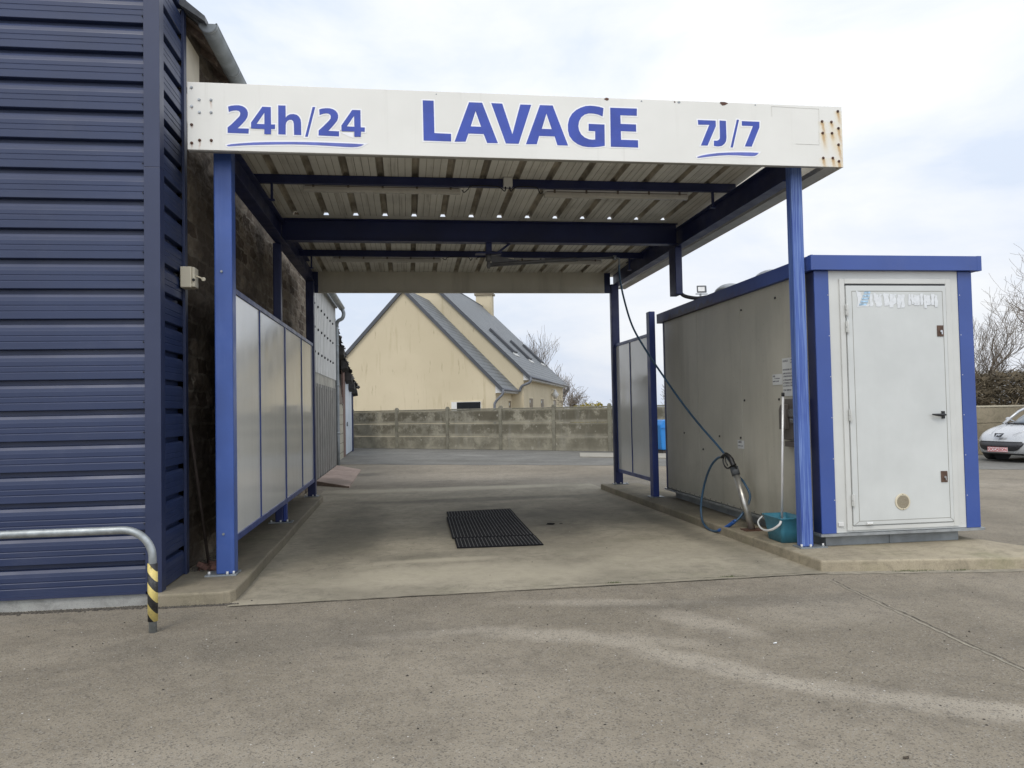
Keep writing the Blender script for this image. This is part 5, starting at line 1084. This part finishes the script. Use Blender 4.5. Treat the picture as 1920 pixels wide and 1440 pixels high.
for t, k in PROF:
    vs = []
    for i in range(NT_):
        th = 2*math.pi*i/NT_; x, y = ring(t, k, th); zb = .19; vs.append((x, y, zb+(top(x)-zb)*t))
    rings.append(b.add(vs))
for kk_ in (.6, .35, .1):
    vs = []
    for i in range(NT_):
        th = 2*math.pi*i/NT_; x, y = ring(1, .8*kk_, th); x = CX+(ring(1, .8, th)[0]-CX)*(kk_ if kk_ < .5 else .85); vs.append((x, y, top(x)+.035*(1-kk_)))
    rings.append(b.add(vs))
for a, c in zip(rings, rings[1:]):
    for i in range(NT_): j = (i+1) % NT_; b.face((a+i, a+j, c+j, c+i), True)
b.face([rings[-1]+i for i in range(NT_)]); b.face([rings[0]+i for i in range(NT_)][::-1])
body = b.build('body', PAINT, cr_, local=True)
b = MB(); gl = []
for s_ in (0, .25, .5, .75, .93, 1.0):
    z = .87+.60*s_; xf = -1.02-1.15*s_**1.15; xr = -4.05+.55*s_; w = .77-.19*s_**1.2
    if s_ == 1.0: xf -= .12; w -= .06; z -= .005
    vs = []
    for i in range(48):
        th = 2*math.pi*i/48; c, q = math.cos(th), math.sin(th); n = 5
        x = (xf+xr)/2+(xf-xr)/2*math.copysign(abs(c)**(2/n), c)-.12*abs(q)*(1 if c > 0 else 0); vs.append((x, w*math.copysign(abs(q)**(2/n), q), z))
    gl.append(b.add(vs))
for a, c in zip(gl, gl[1:]):
    for i in range(48): j = (i+1) % 48; b.face((a+i, a+j, c+j, c+i), True)
b.build('windows', GLASS, cr_, local=True)
b = MB(); b.face([b.add([(v[0]*1.0, v[1], v[2]+.004) for v in []])]) if False else None
def rp(i, kz=1.0):
    return None
vs = []
for (f, dz) in ((1.0, 0), (.6, .025), (.15, .035)):
    r0 = []
    for i in range(48):
        th = 2*math.pi*i/48; c, q = math.cos(th), math.sin(th); xf, xr, w = -2.2, -3.62, .565
        r0.append(((xf+xr)/2+((xf-xr)/2*math.copysign(abs(c)**.4, c)-.1*abs(q)*(1 if c > 0 else 0))*f, w*math.copysign(abs(q)**.4, q)*f, 1.466+dz))
    vs.append(b.add(r0))
for a, c in zip(vs, vs[1:]):
    for i in range(48): j = (i+1) % 48; b.face((a+i, a+j, c+j, c+i), True)
b.face([vs[-1]+i for i in range(48)])
for sgn in (1, -1):
    b.tube([(-1.08, sgn*.735, .88), (-1.55, sgn*.685, 1.18), (-2.22, sgn*.575, 1.455), (-3.3, sgn*.57, 1.46), (-3.95, sgn*.68, .95)], .032, 8); b.tube([(-2.65, sgn*.755, .92), (-2.7, sgn*.58, 1.45)], .03, 8)
b.build('roof', PAINT, cr_, local=True)
def front(y, z, out=.012):
    t = (z-.19)/(.585-.19); t = max(0, min(1, t)); k = None
    for (t0, k0), (t1, k1) in zip(PROF, PROF[1:]):
        if t <= t1: k = k0+(k1-k0)*(t-t0)/(t1-t0); break
    k = k or PROF[-1][1]; n = 4.2; yy = min(.999, abs(y)/(WD*k)); return (CX+AL*k**.5*(1-yy**n)**(1/n)+out, y, z)
def patch(nm, m, zs, hw, out, y0=None, parent=cr_, nv=6):
    b = MB(); z0, z1 = zs
    def fn(u, v):
        z = z0+(z1-z0)*v; w = hw(v); y = (-w+2*w*u) if y0 is None else y0[0]+(y0[1]-y0[0])*u; return front(y, z, out)
    b.grid(fn, 20, nv); return b.build(nm, m, parent, local=True, fix=False)
gr = patch('grille', DK, (.28, .50), lambda v: .38+.23*math.sqrt(max(0, v)), .012, nv=10)
patch('grille_bar', mat('grille_bar_dark', (.05, .05, .055), .3), (.39, .475), lambda v: .52+.06*v, .022, parent=gr)
patch('bumper_lip', DK, (.19, .215), lambda v: .66, .010)
for sgn in (-1, 1):
    b = MB(); n = 10
    def hl(u, v, sgn=sgn):
        y = sgn*(.50+.30*u); z = .50+.055*u+(.035+.05*u)*v*1.2; x, yy, zz = front(y, min(z, .582), .012); return (x-max(0, z-.56)*.6, yy, z)
    b.grid(hl, 12, 5); hlm = b.build('headlight', mat('headlight_glass', (.62, .63, .62), .12, var=.1, vs=30, spec=.8), cr_, local=True, fix=False)
    b = MB(); b.ball((hl(.45, .5)[0]+.0, hl(.45, .5)[1], hl(.45, .5)[2]), .03, 8); b.build('lamp', CHROME, hlm, local=True)
    b = MB(); q = [front(sgn*.66, .30, .014), front(sgn*.82, .31, .014), front(sgn*.83, .40, .014), front(sgn*.68, .42, .014)]; b.poly(q); b.build('fog_lamp_recess', mat('recess_grey', (.16, .16, .165), .5), cr_, local=True, fix=False)
RED = mat('plate_red', (.55, .04, .05), .5); WHP = mat('plate_white', (.75, .72, .72), .45)
px = front(0, .30, .03)[0]+.01
b = MB(); b.box(px-.012, px, -.26, .26, .255, .365); pt_ = b.build('number_plate', WHP, cr_, local=True, bevel=.003)
b = MB()
for (y0, y1, z0, z1) in ((-.26, .26, .255, .263), (-.26, .26, .357, .365), (-.26, -.252, .263, .357), (.252, .26, .263, .357)): b.box(px+.0005, px+.002, y0, y1, z0, z1)
b.build('plate_border', RED, pt_, local=True)
text_mesh('OCCASION', .092, Matrix(((0, 0, 1, px+.002), (1, 0, 0, 0), (0, 1, 0, .278), (0, 0, 0, 1))), RED, 'plate_lettering', pt_, bold=.002, align='CENTER')
ex = -.028
b = MB(); b.poly([(ex+.045, -.09, .60), (ex+.045, .09, .60), (ex-.03, .125, .69), (ex-.03, -.125, .69)]); em = b.build('emblem_shield', DK, cr_, local=True, fix=False)
L = [(-.07, .0), (-.02, .02), (-.03, .045), (.02, .03), (.05, .05), (.075, .078), (.03, .068), (-.01, .078), (-.06, .066), (-.045, .04), (-.075, .02)]
b = MB(); b.poly([(ex+.045-.075*(z/.09)+.006, y*1.1, .60+z) for y, z in L]); b.build('lion_emblem', CHROME, em, local=True, fix=False)
b = MB(); pts = []
for sgn in (1, -1): b.tube([(-.10, sgn*.30, .655), (-.5, sgn*.42, .80), (-.95, sgn*.52, .895)], .006, 6)
b.build('bonnet_crease', PAINT, cr_, local=True)
b = MB(); b.bar((-1.0, -.5, .925), (-1.08, .1, .925), .012, .012); b.bar((-.98, .5, .925), (-1.06, .0, .925), .012, .012); b.box(-1.06, -.97, -.6, .6, .885, .905); b.build('wiper', BLACK, cr_, local=True)
for sgn in (1, -1):
    for wx in (-.86, -3.47):
        b = MB(); b.tube([(wx, sgn*.60, .315), (wx, sgn*.893, .315)], .35, 28); b.build('wheel_arch', DK, cr_, local=True)
        b = MB(); b.tube([(wx, sgn*.70, .31), (wx, sgn*.72, .31), (wx, sgn*.87, .31), (wx, sgn*.898, .31)], [.29, .31, .31, .295], 28); w = b.build('wheel', TYRE, cr_, local=True)
        b = MB(); b.tube([(wx, sgn*.86, .31), (wx, sgn*.904, .31)], [.20, .19], 20); b.build('rim', CHROME, w, local=True)
    b = MB(); b.tube([(-1.5, sgn*.78, .93), (-1.5, sgn*.88, .96)], .02, 6); b.ball((-1.5, sgn*.93, .98), .075, 10, .8); b.build('mirror', PAINT, cr_, local=True)
b = MB(); b.box(-4.0, -.25, -.6, .6, .17, .2); b.build('underbody', DK, cr_, local=True)
